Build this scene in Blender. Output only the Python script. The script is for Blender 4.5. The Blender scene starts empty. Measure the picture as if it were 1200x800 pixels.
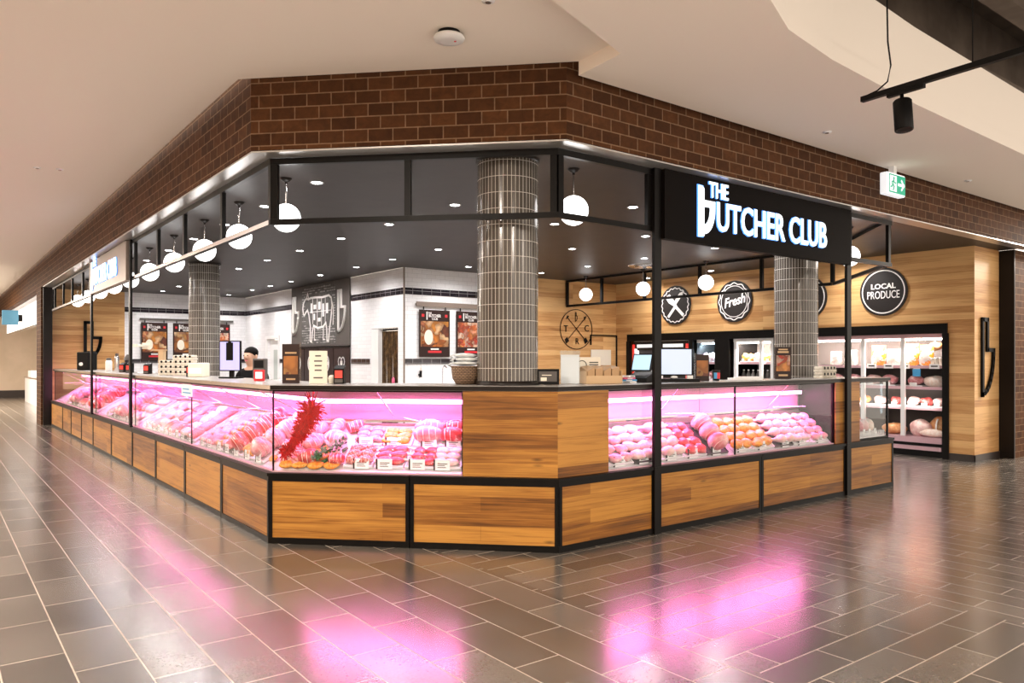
import bpy, bmesh, math, random
from mathutils import Vector, Matrix
random.seed(7)
PI = math.pi
SC = bpy.context.scene
COL = SC.collection
T225 = math.tan(PI / 8)

# ------------------------------------------------------------------ camera
F_PX, YAW = 897.48, math.radians(37.2506)
CAM = Vector((-2.203, -4.507, 1.5))
PX, PY = 600.0, 421.4
cd = bpy.data.cameras.new('camera')
cam = bpy.data.objects.new('camera', cd)
COL.objects.link(cam)
cam.location = CAM
cam.rotation_euler = (PI / 2, 0, -YAW)
cd.sensor_width = 36
cd.lens = 36 * F_PX / 1200
cd.shift_y = (PY - 400) / 1200
cd.clip_end = 200
SC.camera = cam
DV = Vector((math.sin(YAW), math.cos(YAW), 0))
RV = Vector((math.cos(YAW), -math.sin(YAW), 0))


def at(x, y, ax, v):
    """photo pixel -> the point where its sight line meets the plane axis=v"""
    r = DV + RV * ((x - PX) / F_PX) - Vector((0, 0, (y - PY) / F_PX))
    return CAM + r * ((v - CAM[ax]) / r[ax])


# ------------------------------------------------------------------ materials
def new_mat(name):
    m = bpy.data.materials.new(name)
    m.use_nodes = True
    nt = m.node_tree
    return m, nt, nt.nodes['Principled BSDF']


def plain(name, col, rough=.5, metal=0, emit=None, es=0, spec=.5):
    m, nt, b = new_mat(name)
    b.inputs['Base Color'].default_value = (*col, 1)
    b.inputs['Roughness'].default_value = rough
    b.inputs['Metallic'].default_value = metal
    b.inputs['Specular IOR Level'].default_value = spec
    if emit:
        b.inputs['Emission Color'].default_value = (*emit, 1)
        b.inputs['Emission Strength'].default_value = es
    return m


def node(nt, t, **kw):
    n = nt.nodes.new(t)
    for k, v in kw.items():
        if k in n.inputs.keys():
            n.inputs[k].default_value = v
        else:
            setattr(n, k, v)
    return n


def uvmap(nt, sx=1, sy=1, rot=0, loc=(0, 0, 0)):
    tc = node(nt, 'ShaderNodeTexCoord')
    mp = node(nt, 'ShaderNodeMapping')
    mp.inputs['Scale'].default_value = (sx, sy, 1)
    mp.inputs['Rotation'].default_value = (0, 0, rot)
    mp.inputs['Location'].default_value = loc
    nt.links.new(tc.outputs['UV'], mp.inputs['Vector'])
    return mp.outputs['Vector']


def brick_mat(name, c1, c2, mortar, bw, rh, ms, rough=.5, offset=.5, grain=None, bump=0.0, spec=.5, smooth=.1, mrough=None):
    m, nt, b = new_mat(name)
    L = nt.links
    v = uvmap(nt)
    br = node(nt, 'ShaderNodeTexBrick', offset=offset, squash=1.0)
    for k, val in (('Color1', (*c1, 1)), ('Color2', (*c2, 1)), ('Mortar', (*mortar, 1)), ('Scale', 1.0), ('Brick Width', bw),
                   ('Row Height', rh), ('Mortar Size', ms), ('Mortar Smooth', smooth), ('Bias', 0.0)):
        br.inputs[k].default_value = val
    L.new(v, br.inputs['Vector'])
    out = br.outputs['Color']
    if grain:
        sx, sy, amt = grain
        ns = node(nt, 'ShaderNodeTexNoise', Scale=1.0, Detail=6.0, Roughness=.65, Distortion=.6)
        L.new(uvmap(nt, sx, sy), ns.inputs['Vector'])
        rp = node(nt, 'ShaderNodeMapRange')
        rp.inputs[1].default_value = .3
        rp.inputs[2].default_value = .7
        rp.inputs[3].default_value = 1 - amt
        rp.inputs[4].default_value = 1 + amt * .6
        L.new(ns.outputs['Fac'], rp.inputs['Value'])
        mx = node(nt, 'ShaderNodeMix', data_type='RGBA', blend_type='MULTIPLY')
        mx.inputs['Factor'].default_value = 1
        L.new(out, mx.inputs[6])
        L.new(rp.outputs[0], mx.inputs[7])
        out = mx.outputs[2]
    L.new(out, b.inputs['Base Color'])
    b.inputs['Roughness'].default_value = rough
    b.inputs['Specular IOR Level'].default_value = spec
    if mrough is not None:
        mr = node(nt, 'ShaderNodeMapRange')
        mr.inputs[3].default_value = rough
        mr.inputs[4].default_value = mrough
        L.new(br.outputs['Fac'], mr.inputs['Value'])
        L.new(mr.outputs[0], b.inputs['Roughness'])
    if bump:
        bp = node(nt, 'ShaderNodeBump', Strength=bump, Distance=.004)
        bp.invert = True
        L.new(br.outputs['Fac'], bp.inputs['Height'])
        L.new(bp.outputs['Normal'], b.inputs['Normal'])
    return m


def wood_mat(name, stops, bw, rh, rough=.45, knots=True, seed=0.0, vary=.3):
    """timber boards: a tint for every board, long grain and a few knots"""
    m, nt, b = new_mat(name)
    L = nt.links
    v = uvmap(nt, loc=(seed, seed * .37, 0))
    br = node(nt, 'ShaderNodeTexBrick', offset=.37, squash=1.0)
    for k, val in (('Color1', (0, 0, 0, 1)), ('Color2', (1, 1, 1, 1)), ('Mortar', (.1, .1, .1, 1)), ('Scale', 1.0),
                   ('Brick Width', bw), ('Row Height', rh), ('Mortar Size', .0012), ('Mortar Smooth', .1), ('Bias', 0.0)):
        br.inputs[k].default_value = val
    L.new(v, br.inputs['Vector'])
    g1 = node(nt, 'ShaderNodeTexNoise', Scale=1.0, Detail=5.0, Roughness=.6, Distortion=1.2)
    L.new(uvmap(nt, 1.3, 42, loc=(seed, 0, 0)), g1.inputs['Vector'])
    g2 = node(nt, 'ShaderNodeTexNoise', Scale=1.0, Detail=3.0, Roughness=.5, Distortion=.4)
    L.new(uvmap(nt, .9, 5, loc=(0, seed, 0)), g2.inputs['Vector'])
    a = node(nt, 'ShaderNodeMath', operation='MULTIPLY')
    a.inputs[1].default_value = vary
    L.new(br.outputs['Color'], a.inputs[0])
    s1 = node(nt, 'ShaderNodeMath', operation='MULTIPLY_ADD')
    s1.inputs[1].default_value = .62
    L.new(g1.outputs['Fac'], s1.inputs[0])
    L.new(a.outputs[0], s1.inputs[2])
    s2 = node(nt, 'ShaderNodeMath', operation='MULTIPLY_ADD')
    s2.inputs[1].default_value = .4
    L.new(g2.outputs['Fac'], s2.inputs[0])
    L.new(s1.outputs[0], s2.inputs[2])
    cr = node(nt, 'ShaderNodeValToRGB')
    els = cr.color_ramp.elements
    while len(els) < len(stops):
        els.new(.5)
    for e, (p, c) in zip(els, stops):
        e.position = p
        e.color = (*c, 1)
    L.new(s2.outputs[0], cr.inputs['Fac'])
    out = cr.outputs['Color']
    if knots:
        vo = node(nt, 'ShaderNodeTexVoronoi', Scale=1.0)
        L.new(uvmap(nt, 2.0, 7.0, loc=(seed * 1.7, 0, 0)), vo.inputs['Vector'])
        mr = node(nt, 'ShaderNodeMapRange')
        mr.inputs[1].default_value = .03
        mr.inputs[2].default_value = .12
        mr.inputs[3].default_value = .35
        mr.inputs[4].default_value = 1.0
        L.new(vo.outputs['Distance'], mr.inputs['Value'])
        mx = node(nt, 'ShaderNodeMix', data_type='RGBA', blend_type='MULTIPLY')
        mx.inputs['Factor'].default_value = 1
        L.new(out, mx.inputs[6])
        L.new(mr.outputs[0], mx.inputs[7])
        out = mx.outputs[2]
    L.new(out, b.inputs['Base Color'])
    b.inputs['Roughness'].default_value = rough
    b.inputs['Specular IOR Level'].default_value = .35
    return m


def noise_mat(name, c1, c2, scale, rough=.5, lo=.4, hi=.6, spec=.5, detail=3.0, c3=None, bump=0, metal=0):
    m, nt, b = new_mat(name)
    L = nt.links
    tc = node(nt, 'ShaderNodeTexCoord')
    ns = node(nt, 'ShaderNodeTexNoise', Scale=scale, Detail=detail, Roughness=.6)
    L.new(tc.outputs['Object'], ns.inputs['Vector'])
    cr = node(nt, 'ShaderNodeValToRGB')
    e = cr.color_ramp.elements
    e[0].position, e[0].color = lo, (*c1, 1)
    e[1].position, e[1].color = hi, (*c2, 1)
    if c3:
        n = e.new(min(1, hi + .08))
        n.color = (*c3, 1)
    L.new(ns.outputs['Fac'], cr.inputs['Fac'])
    L.new(cr.outputs['Color'], b.inputs['Base Color'])
    b.inputs['Roughness'].default_value = rough
    b.inputs['Metallic'].default_value = metal
    b.inputs['Specular IOR Level'].default_value = spec
    if bump:
        bp = node(nt, 'ShaderNodeBump', Strength=bump, Distance=.01)
        L.new(ns.outputs['Fac'], bp.inputs['Height'])
        L.new(bp.outputs['Normal'], b.inputs['Normal'])
    return m


def glass_mat(name, tint=(1, 1, 1), ior=1.35):
    m = bpy.data.materials.new(name)
    m.use_nodes = True
    nt = m.node_tree
    nt.nodes.clear()
    o = node(nt, 'ShaderNodeOutputMaterial')
    mx = node(nt, 'ShaderNodeMixShader')
    tr = node(nt, 'ShaderNodeBsdfTransparent', Color=(*tint, 1))
    gl = node(nt, 'ShaderNodeBsdfGlossy', Roughness=.02)
    lw = node(nt, 'ShaderNodeLayerWeight', Blend=.5)
    pw_ = node(nt, 'ShaderNodeMath', operation='POWER')
    pw_.inputs[1].default_value = 4.0
    fr = node(nt, 'ShaderNodeMath', operation='MULTIPLY_ADD')
    fr.inputs[1].default_value = .55
    fr.inputs[2].default_value = (ior - 1) ** 2 / (ior + 1) ** 2
    nt.links.new(lw.outputs['Facing'], pw_.inputs[0])
    nt.links.new(pw_.outputs[0], fr.inputs[0])
    nt.links.new(fr.outputs[0], mx.inputs[0])
    nt.links.new(tr.outputs[0], mx.inputs[1])
    nt.links.new(gl.outputs[0], mx.inputs[2])
    nt.links.new(mx.outputs[0], o.inputs[0])
    return m


def floor_mat():
    m, nt, b = new_mat('mall_floor_tiles')
    L = nt.links
    tc = node(nt, 'ShaderNodeTexCoord')

    def zone(rot, bw, rh, off, loc):
        mp = node(nt, 'ShaderNodeMapping')
        mp.inputs['Rotation'].default_value = (0, 0, rot)
        mp.inputs['Location'].default_value = loc
        L.new(tc.outputs['Object'], mp.inputs['Vector'])
        br = node(nt, 'ShaderNodeTexBrick', offset=off, squash=1.0)
        for k, val in (('Color1', (.070, .064, .056, 1)), ('Color2', (.138, .124, .107, 1)), ('Mortar', (.36, .30, .235, 1)), ('Scale', 1.0),
                       ('Brick Width', bw), ('Row Height', rh), ('Mortar Size', .004), ('Mortar Smooth', .2), ('Bias', 0.0)):
            br.inputs[k].default_value = val
        L.new(mp.outputs['Vector'], br.inputs['Vector'])
        return br

    z1 = zone(PI / 2, .62, .285, .5, (0, -.06, 0))
    z2 = zone(0, .62, .205, .5, (.1, .05, 0))
    z3 = zone(PI / 2, .6, .2, .5, (.2, -.05, 0))
    sp = node(nt, 'ShaderNodeSeparateXYZ')
    L.new(tc.outputs['Object'], sp.inputs[0])

    def gt(v):
        g = node(nt, 'ShaderNodeMath', operation='GREATER_THAN')
        g.inputs[1].default_value = v
        L.new(sp.outputs['X'], g.inputs[0])
        return g.outputs[0]

    def mixc(f, a, c, blend='MIX'):
        x = node(nt, 'ShaderNodeMix', data_type='RGBA', blend_type=blend)
        if f is None:
            x.inputs['Factor'].default_value = 1
        else:
            L.new(f, x.inputs['Factor'])
        L.new(a, x.inputs[6])
        L.new(c, x.inputs[7])
        return x.outputs[2]

    ga, gb = gt(.965), gt(2.74)
    col = mixc(gb, mixc(ga, z1.outputs['Color'], z2.outputs['Color']), z3.outputs['Color'])
    fac = mixc(gb, mixc(ga, z1.outputs['Fac'], z2.outputs['Fac']), z3.outputs['Fac'])
    n1 = node(nt, 'ShaderNodeTexNoise', Scale=1.3, Detail=4.0, Roughness=.6)
    L.new(tc.outputs['Object'], n1.inputs['Vector'])
    mr = node(nt, 'ShaderNodeMapRange')
    mr.inputs[1].default_value = .3
    mr.inputs[2].default_value = .7
    mr.inputs[3].default_value = .82
    mr.inputs[4].default_value = 1.18
    L.new(n1.outputs['Fac'], mr.inputs['Value'])
    n2 = node(nt, 'ShaderNodeTexNoise', Scale=60.0, Detail=3.0, Roughness=.7)
    L.new(tc.outputs['Object'], n2.inputs['Vector'])
    mr2 = node(nt, 'ShaderNodeMapRange')
    mr2.inputs[1].default_value = .3
    mr2.inputs[2].default_value = .7
    mr2.inputs[3].default_value = .85
    mr2.inputs[4].default_value = 1.15
    L.new(n2.outputs['Fac'], mr2.inputs['Value'])
    col = mixc(None, col, mr.outputs[0], 'MULTIPLY')
    col = mixc(None, col, mr2.outputs[0], 'MULTIPLY')
    L.new(col, b.inputs['Base Color'])
    rr = node(nt, 'ShaderNodeMapRange')
    rr.inputs[1].default_value = .3
    rr.inputs[2].default_value = .7
    rr.inputs[3].default_value = .20
    rr.inputs[4].default_value = .25
    L.new(n1.outputs['Fac'], rr.inputs['Value'])
    ad = node(nt, 'ShaderNodeMath', operation='MULTIPLY_ADD')
    ad.inputs[1].default_value = .35
    L.new(fac, ad.inputs[0])
    L.new(rr.outputs[0], ad.inputs[2])
    L.new(ad.outputs[0], b.inputs['Roughness'])
    b.inputs['Specular IOR Level'].default_value = 1.0
    b.inputs['Coat Weight'].default_value = .35
    b.inputs['Coat Roughness'].default_value = .2
    bp = node(nt, 'ShaderNodeBump', Strength=.06, Distance=.002)
    bp.invert = True
    L.new(fac, bp.inputs['Height'])
    L.new(bp.outputs['Normal'], b.inputs['Normal'])
    return m


def food_mat(name, cols, scale, rough=.5):
    m, nt, b = new_mat(name)
    L = nt.links
    tc = node(nt, 'ShaderNodeTexCoord')
    ns = node(nt, 'ShaderNodeTexNoise', Scale=scale * .6, Detail=2.0)
    L.new(tc.outputs['Object'], ns.inputs['Vector'])
    ad = node(nt, 'ShaderNodeMix', data_type='RGBA', blend_type='MIX')
    ad.inputs['Factor'].default_value = .25
    L.new(tc.outputs['Object'], ad.inputs[6])
    L.new(ns.outputs['Color'], ad.inputs[7])
    vo = node(nt, 'ShaderNodeTexVoronoi', Scale=scale)
    L.new(ad.outputs[2], vo.inputs['Vector'])
    sp = node(nt, 'ShaderNodeSeparateColor')
    L.new(vo.outputs['Color'], sp.inputs[0])
    cr = node(nt, 'ShaderNodeValToRGB')
    els = cr.color_ramp.elements
    while len(els) < len(cols):
        els.new(.5)
    for i, (e, c) in enumerate(zip(els, cols)):
        e.position = i / (len(cols) - 1)
        e.color = (*c, 1)
    L.new(sp.outputs[0], cr.inputs['Fac'])
    mr = node(nt, 'ShaderNodeMapRange')
    mr.inputs[2].default_value = .6
    mr.inputs[3].default_value = 1.15
    mr.inputs[4].default_value = .45
    L.new(vo.outputs['Distance'], mr.inputs['Value'])
    mx = node(nt, 'ShaderNodeMix', data_type='RGBA', blend_type='MULTIPLY')
    mx.inputs['Factor'].default_value = 1
    L.new(cr.outputs['Color'], mx.inputs[6])
    L.new(mr.outputs[0], mx.inputs[7])
    L.new(mx.outputs[2], b.inputs['Base Color'])
    b.inputs['Roughness'].default_value = rough
    return m


M = {}
M['floor'] = floor_mat()
M['brick'] = brick_mat('brown_brick', (.050, .018, .006), (.090, .034, .0115), (.20, .12, .068), .2, .1, .0048, rough=.7, bump=.5,
                       grain=(14, 14, .3), spec=.12)
M['white_tile'] = brick_mat('white_wall_tile', (.82, .82, .84), (.88, .88, .9), (.55, .55, .57), .2, .075, .0022, rough=.18, offset=.5, mrough=.6)
M['black_tile'] = brick_mat('black_wall_tile', (.012, .010, .016), (.03, .022, .03), (.25, .24, .25), .2, .12, .004, rough=.12, offset=0)
M['finger_tile'] = brick_mat('grey_finger_tile', (.060, .050, .043), (.095, .082, .070), (.62, .58, .52), .0334, .13, .0021, rough=.16, offset=0,
                             bump=.4, mrough=.6)
M['base_wood'] = wood_mat('oiled_timber_boards', [(.36, (.06, .019, .003)), (.55, (.225, .084, .012)), (.78, (.45, .208, .038))], 2.6, .115, .42, vary=.26)
M['wall_wood'] = wood_mat('pale_timber_cladding', [(.34, (.27, .115, .036)), (.52, (.50, .25, .088)), (.80, (.72, .44, .19))], 2.4, .10, .4, knots=False, vary=.34)
M['ceil'] = plain('painted_plaster', (.92, .84, .75), .8, spec=.2)
M['shop_ceil'] = noise_mat('dark_painted_ceiling', (.030, .023, .0205), (.037, .029, .026), 3, .45, spec=.25)
M['void'] = noise_mat('dark_void_soffit', (.085, .060, .043), (.13, .095, .07), 2, .8)
M['steel'] = plain('black_powder_steel', (.004, .0032, .0028), .4, 0, spec=.14)
M['black'] = plain('matt_black', (.005, .0045, .0045), .5, spec=.15)
M['bronze'] = plain('dark_bronze_metal', (.012, .0085, .007), .38, .1, spec=.2)
M['soffit'] = plain('pale_metal_soffit', (.62, .60, .58), .28, .7)
M['top'] = plain('steel_worktop', (.46, .44, .42), .25, .15)
M['stain'] = plain('stainless_steel', (.62, .6, .6), .22, 1)
M['glass'] = glass_mat('clear_glass', (.97, .98, .98), 1.36)
M['acrylic'] = glass_mat('clear_acrylic', (.93, .95, .96), 1.5)
M['reardoor'] = plain('pink_tinted_rear_door', (.38, .28, .34), .25, .45)  # pinkish tint stands in for reflected meat and pink light
M['white'] = plain('white_plastic', (.82, .82, .82), .35)
M['cream'] = plain('cream_card', (.80, .74, .62), .6)
M['paper'] = plain('white_paper', (.86, .86, .86), .7)
M['chalk'] = plain('white_signwriting', (.82, .80, .78), .6)
M['kraft'] = plain('brown_kraft_paper', (.46, .29, .15), .75)
M['kraftd'] = plain('brown_carton', (.58, .40, .23), .75)
M['board'] = plain('charcoal_sign_board', (.022, .018, .017), .5, spec=.25)
M['brownboard'] = plain('brown_poster_board', (.028, .013, .011), .45, spec=.25)
M['signblack'] = plain('black_sign_face', (.005, .0035, .003), .6, spec=.05)
M['panelgrey'] = plain('dark_grey_board', (.075, .066, .060), .5)
M['header'] = plain('taupe_metal_header', (.24, .19, .16), .4, .3)
M['deck'] = plain('white_deck_tray', (.70, .68, .70), .3, .3)
M['traydark'] = plain('dark_tray', (.05, .04, .045), .35)
M['traywhite'] = plain('white_tray', (.8, .8, .82), .3)
M['pinkrail'] = plain('pink_metal_rail', (.62, .40, .45), .3, .3)
M['globe'] = plain('lit_opal_globe', (.9, .9, .9), .3, emit=(1, .98, .97), es=3.2)
M['lens'] = plain('lit_downlight_lens', (.9, .9, .9), .3, emit=(.93, .95, 1), es=26)
M['ring'] = plain('white_downlight_ring', (.55, .53, .52), .4)
M['letters'] = plain('lit_sign_letters', (.9, .95, 1), .3, emit=(.80, .91, 1), es=.85)
M['letterglow'] = plain('sign_letter_glow', (.1, .3, .6), .3, emit=(.08, .30, 1), es=1.0)  # blue glow round the sign letters, painted as a backing colour
M['tube'] = plain('pink_light_tube', (1, .7, .85), .3, emit=(1, .30, .70), es=8)
M['wtube'] = plain('white_light_tube', (1, 1, 1), .3, emit=(1, .88, .80), es=8)
M['btube'] = plain('cool_light_tube', (1, 1, 1), .3, emit=(.6, .85, 1), es=7)
M['screen'] = plain('lit_monitor_screen', (.2, .2, .22), .2, emit=(.66, .76, 1), es=.62)
M['screenp'] = plain('lit_lilac_screen', (.2, .2, .22), .2, emit=(.42, .38, .92), es=.85)
M['screenb'] = plain('lit_blue_screen', (.2, .2, .22), .2, emit=(.45, .72, .95), es=.8)
M['screenr'] = plain('lit_red_panel', (.5, .05, .03), .3, emit=(1, .03, .03), es=.5)
M['red'] = plain('red_card', (.62, .02, .03), .4)
M['blue'] = plain('blue_plastic', (.05, .32, .62), .4)
M['pinkc'] = plain('pink_packet', (.75, .12, .25), .4)
M['egreen'] = plain('lit_exit_green', (.02, .4, .25), .3, emit=(.01, .30, .18), es=.45)
M['ewhite'] = plain('lit_exit_white', (.9, .9, .9), .3, emit=(.9, .95, 1), es=.45)
M['bluesign'] = plain('blue_shop_sign', (.09, .25, .36), .4, emit=(.05, .20, .32), es=.35)
M['beige'] = noise_mat('beige_cladding', (.62, .50, .37), (.68, .55, .42), 1.2, .6)
M['shopwhite'] = plain('white_shopfit', (.85, .85, .86), .4)
M['shoplit'] = plain('lit_shopfront_lightbox', (.9, .9, .9), .4, emit=(1, .97, .95), es=.8)
M['skin'] = plain('skin', (.55, .33, .23), .5)
M['hair'] = plain('black_hair', (.006, .005, .0045), .7, spec=.1)
M['shirt'] = plain('black_cotton', (.007, .007, .008), .9, spec=.1)
M['trouser'] = plain('charcoal_cotton', (.03, .03, .035), .8)
M['tinsel'] = plain('red_foil_tinsel', (.62, .008, .012), .22, .75)
M['green'] = noise_mat('green_garnish', (.010, .07, .025), (.06, .22, .06), 60, .45)
M['wicker'] = brick_mat('brown_wicker', (.20, .12, .07), (.30, .19, .11), (.06, .035, .02), .03, .014, .003, rough=.7, bump=.6)
M['bag'] = noise_mat('white_carrier_bag', (.60, .64, .66), (.84, .86, .86), 9, .35, bump=.5)
M['gold'] = noise_mat('gold_strip_curtain', (.055, .03, .014), (.20, .12, .05), 9, .3, .45, .68, metal=.5)
M['egg'] = noise_mat('grey_egg_carton', (.62, .57, .48), (.74, .69, .60), 30, .8)
M['cow'] = noise_mat('slate_mural_board', (.060, .056, .052), (.095, .09, .085), 10, .6)
M['scribble'] = plain('grey_chalk', (.34, .33, .32), .7)
M['door'] = plain('white_door_paint', (.80, .80, .80), .4)
M['doorglass'] = plain('grey_door_leaf', (.45, .50, .47), .3)
M['skirt'] = plain('dark_skirting', (.030, .020, .016), .4)
# meat
M['beef'] = noise_mat('beef', (.42, .035, .035), (.62, .10, .09), 18, .32, .42, .6, c3=(.86, .62, .58))
M['pork'] = noise_mat('pork', (.60, .20, .22), (.80, .44, .46), 14, .35, .4, .6, c3=(.90, .76, .70))
M['chicken'] = noise_mat('chicken', (.76, .45, .44), (.87, .66, .62), 14, .35)
M['sausage'] = noise_mat('sausage_skin', (.50, .14, .14), (.70, .33, .33), 26, .28)
M['marinade'] = noise_mat('orange_marinade', (.70, .20, .02), (.85, .42, .06), 30, .4, c3=(.35, .08, .02))
M['mince'] = noise_mat('mince', (.50, .08, .07), (.82, .46, .42), 45, .45, bump=.7)
M['fat'] = noise_mat('creamy_fat', (.82, .62, .52), (.90, .78, .70), 20, .35)
M['ham'] = noise_mat('smoked_ham_rind', (.55, .22, .08), (.74, .40, .18), 9, .35, c3=(.80, .62, .40))
M['bone'] = plain('bone', (.80, .72, .62), .5)
M['fruit'] = plain('orange_peel', (.85, .36, .03), .45)
M['pouch'] = noise_mat('orange_white_pouch', (.86, .82, .78), (.85, .26, .03), 7, .3, .48, .52)
M['pouchw'] = noise_mat('clear_white_pouch', (.55, .50, .44), (.85, .83, .80), 9, .3)
M['tub'] = plain('cream_tub', (.82, .78, .66), .4)
M['orangepack'] = noise_mat('orange_pack', (.80, .28, .05), (.85, .48, .15), 8, .4)
FOODS = [food_mat('roast_photo_print', [(.52, .13, .012), (.66, .25, .03), (.32, .055, .012), (.72, .48, .26), (.60, .17, .015), (.14, .03, .01)], 9),
         food_mat('skewer_photo_print', [(.60, .035, .012), (.66, .16, .03), (.78, .60, .46), (.34, .025, .012), (.66, .26, .06), (.50, .05, .02)], 12),
         food_mat('burger_photo_print', [(.46, .15, .025), (.62, .30, .08), (.72, .52, .30), (.26, .06, .02), (.55, .19, .03), (.12, .035, .012)], 8)]


# ------------------------------------------------------------------ mesh builder
class MB:
    def __init__(s):
        s.v, s.f, s.sm, s.mi, s.uo = [], [], [], [], (0, 0)

    def shift(s, seed):
        q = random.Random(seed)
        s.uo = (q.uniform(0, 9), q.uniform(0, 9))
        return s

    def poly(s, pts, faces, smooth=False, mi=0, mat=None):
        b = len(s.v)
        s.v += [tuple(mat @ Vector(p)) if mat else tuple(p) for p in pts]
        for f in faces:
            s.f.append([b + i for i in f])
            s.sm.append(smooth)
            s.mi.append(mi)
        return s

    def box(s, x0, x1, y0, y1, z0, z1, mi=0, mat=None):
        p = [(x0, y0, z0), (x1, y0, z0), (x1, y1, z0), (x0, y1, z0), (x0, y0, z1), (x1, y0, z1), (x1, y1, z1), (x0, y1, z1)]
        return s.poly(p, [(3, 2, 1, 0), (4, 5, 6, 7), (0, 1, 5, 4), (1, 2, 6, 5), (2, 3, 7, 6), (3, 0, 4, 7)], mi=mi, mat=mat)

    def cbox(s, c, sz, mi=0, mat=None):
        return s.box(c[0] - sz[0] / 2, c[0] + sz[0] / 2, c[1] - sz[1] / 2, c[1] + sz[1] / 2, c[2] - sz[2] / 2, c[2] + sz[2] / 2, mi, mat)

    def prism(s, pl, z0, z1, mi=0, smooth=False, mat=None):
        """plan polygon (counter-clockwise) raised from z0 to z1 (numbers or a value per corner)"""
        n = len(pl)
        za = z0 if isinstance(z0, (list, tuple)) else [z0] * n
        zb = z1 if isinstance(z1, (list, tuple)) else [z1] * n
        p = [(x, y, za[i]) for i, (x, y) in enumerate(pl)] + [(x, y, zb[i]) for i, (x, y) in enumerate(pl)]
        s.poly(p, [tuple(range(n - 1, -1, -1)), tuple(range(n, 2 * n))], mi=mi, mat=mat)
        return s.poly(p, [(i, (i + 1) % n, n + (i + 1) % n, n + i) for i in range(n)], smooth=smooth, mi=mi, mat=mat)

    def plate(s, pl, y0, y1, mi=0, mat=None):
        """outline in the x-z plane, thickened from y0 (front) to y1"""
        n = len(pl)
        p = [(x, y0, z) for x, z in pl] + [(x, y1, z) for x, z in pl]
        fs = [tuple(range(n)), tuple(range(2 * n - 1, n - 1, -1))] + [((i + 1) % n, i, n + i, n + (i + 1) % n) for i in range(n)]
        return s.poly(p, fs, mi=mi, mat=mat)

    def band(s, outer, inner, y0, y1, mi=0, mat=None, closed=True):
        n = len(outer)
        p = [(x, y0, z) for x, z in outer] + [(x, y0, z) for x, z in inner] + [(x, y1, z) for x, z in outer] + [(x, y1, z) for x, z in inner]
        fs = []
        for i in range(n if closed else n - 1):
            j = (i + 1) % n
            fs += [(i, j, n + j, n + i), (2 * n + j, 2 * n + i, 3 * n + i, 3 * n + j), (j, i, 2 * n + i, 2 * n + j), (n + i, n + j, 3 * n + j, 3 * n + i)]
        return s.poly(p, fs, mi=mi, mat=mat)

    def stroke(s, pts, w, y0, y1, mi=0, closed=False):
        q = list(pts) + ([pts[0]] if closed else [])
        for (ax, az), (bx, bz) in zip(q, q[1:]):
            dx, dz = bx - ax, bz - az
            l = math.hypot(dx, dz) or 1e-6
            ux, uz = dx / l * w / 2, dz / l * w / 2
            ax, az, bx, bz = ax - ux * .8, az - uz * .8, bx + ux * .8, bz + uz * .8
            s.plate([(ax + uz, az - ux), (bx + uz, bz - ux), (bx - uz, bz + ux), (ax - uz, az + ux)], y0, y1, mi)
        return s

    def lathe(s, prof, c=(0, 0, 0), n=24, mi=0, mat=None, cap=True, smooth=True):
        p, fs = [], []
        for r, z in prof:
            for i in range(n):
                a = 2 * PI * i / n
                p.append((c[0] + r * math.cos(a), c[1] + r * math.sin(a), c[2] + z))
        for k in range(len(prof) - 1):
            for i in range(n):
                j = (i + 1) % n
                fs.append((k * n + i, k * n + j, (k + 1) * n + j, (k + 1) * n + i))
        b = len(s.v)
        s.poly(p, fs, smooth=smooth, mi=mi, mat=mat)
        if cap:
            m = (len(prof) - 1) * n
            for f in (tuple(range(n - 1, -1, -1)), tuple(range(m, m + n))):
                s.f.append([b + i for i in f])
                s.sm.append(False)
                s.mi.append(mi)
        return s

    def tube(s, pts, r, n=8, mi=0, smooth=True, mat=None):
        rs = r if isinstance(r, (list, tuple)) else [r] * len(pts)
        P = [Vector(p) for p in pts]
        p, fs = [], []
        up = Vector((.13, .07, 1)).normalized()
        for i, q in enumerate(P):
            d = (P[min(i + 1, len(P) - 1)] - P[max(i - 1, 0)]).normalized()
            u = up if abs(d.dot(up)) < .95 else Vector((1, .1, 0)).normalized()
            a = d.cross(u).normalized()
            b = d.cross(a).normalized()
            for k in range(n):
                t = 2 * PI * k / n
                p.append(q + (a * math.cos(t) + b * math.sin(t)) * rs[i])
        for i in range(len(P) - 1):
            for k in range(n):
                j = (k + 1) % n
                fs.append((i * n + j, i * n + k, (i + 1) * n + k, (i + 1) * n + j))
        s.poly(p, fs, smooth=smooth, mi=mi, mat=mat)
        m = (len(P) - 1) * n
        return s.poly(p, [tuple(range(n)), tuple(range(m + n - 1, m - 1, -1))], mi=mi, mat=mat)

    def ball(s, c, r, nu=16, nv=10, mi=0, fn=None, mat=None):
        p, fs = [], []
        for j in range(nv + 1):
            t = PI * j / nv
            for i in range(nu):
                a = 2 * PI * i / nu
                d = Vector((math.sin(t) * math.cos(a), math.sin(t) * math.sin(a), math.cos(t)))
                k = fn(d) if fn else 1
                p.append((c[0] + d.x * r[0] * k, c[1] + d.y * r[1] * k, c[2] + d.z * r[2] * k))
        for j in range(nv):
            for i in range(nu):
                q = (i + 1) % nu
                fs.append((j * nu + i, (j + 1) * nu + i, (j + 1) * nu + q, j * nu + q))
        return s.poly(p, fs, smooth=True, mi=mi, mat=mat)

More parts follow.
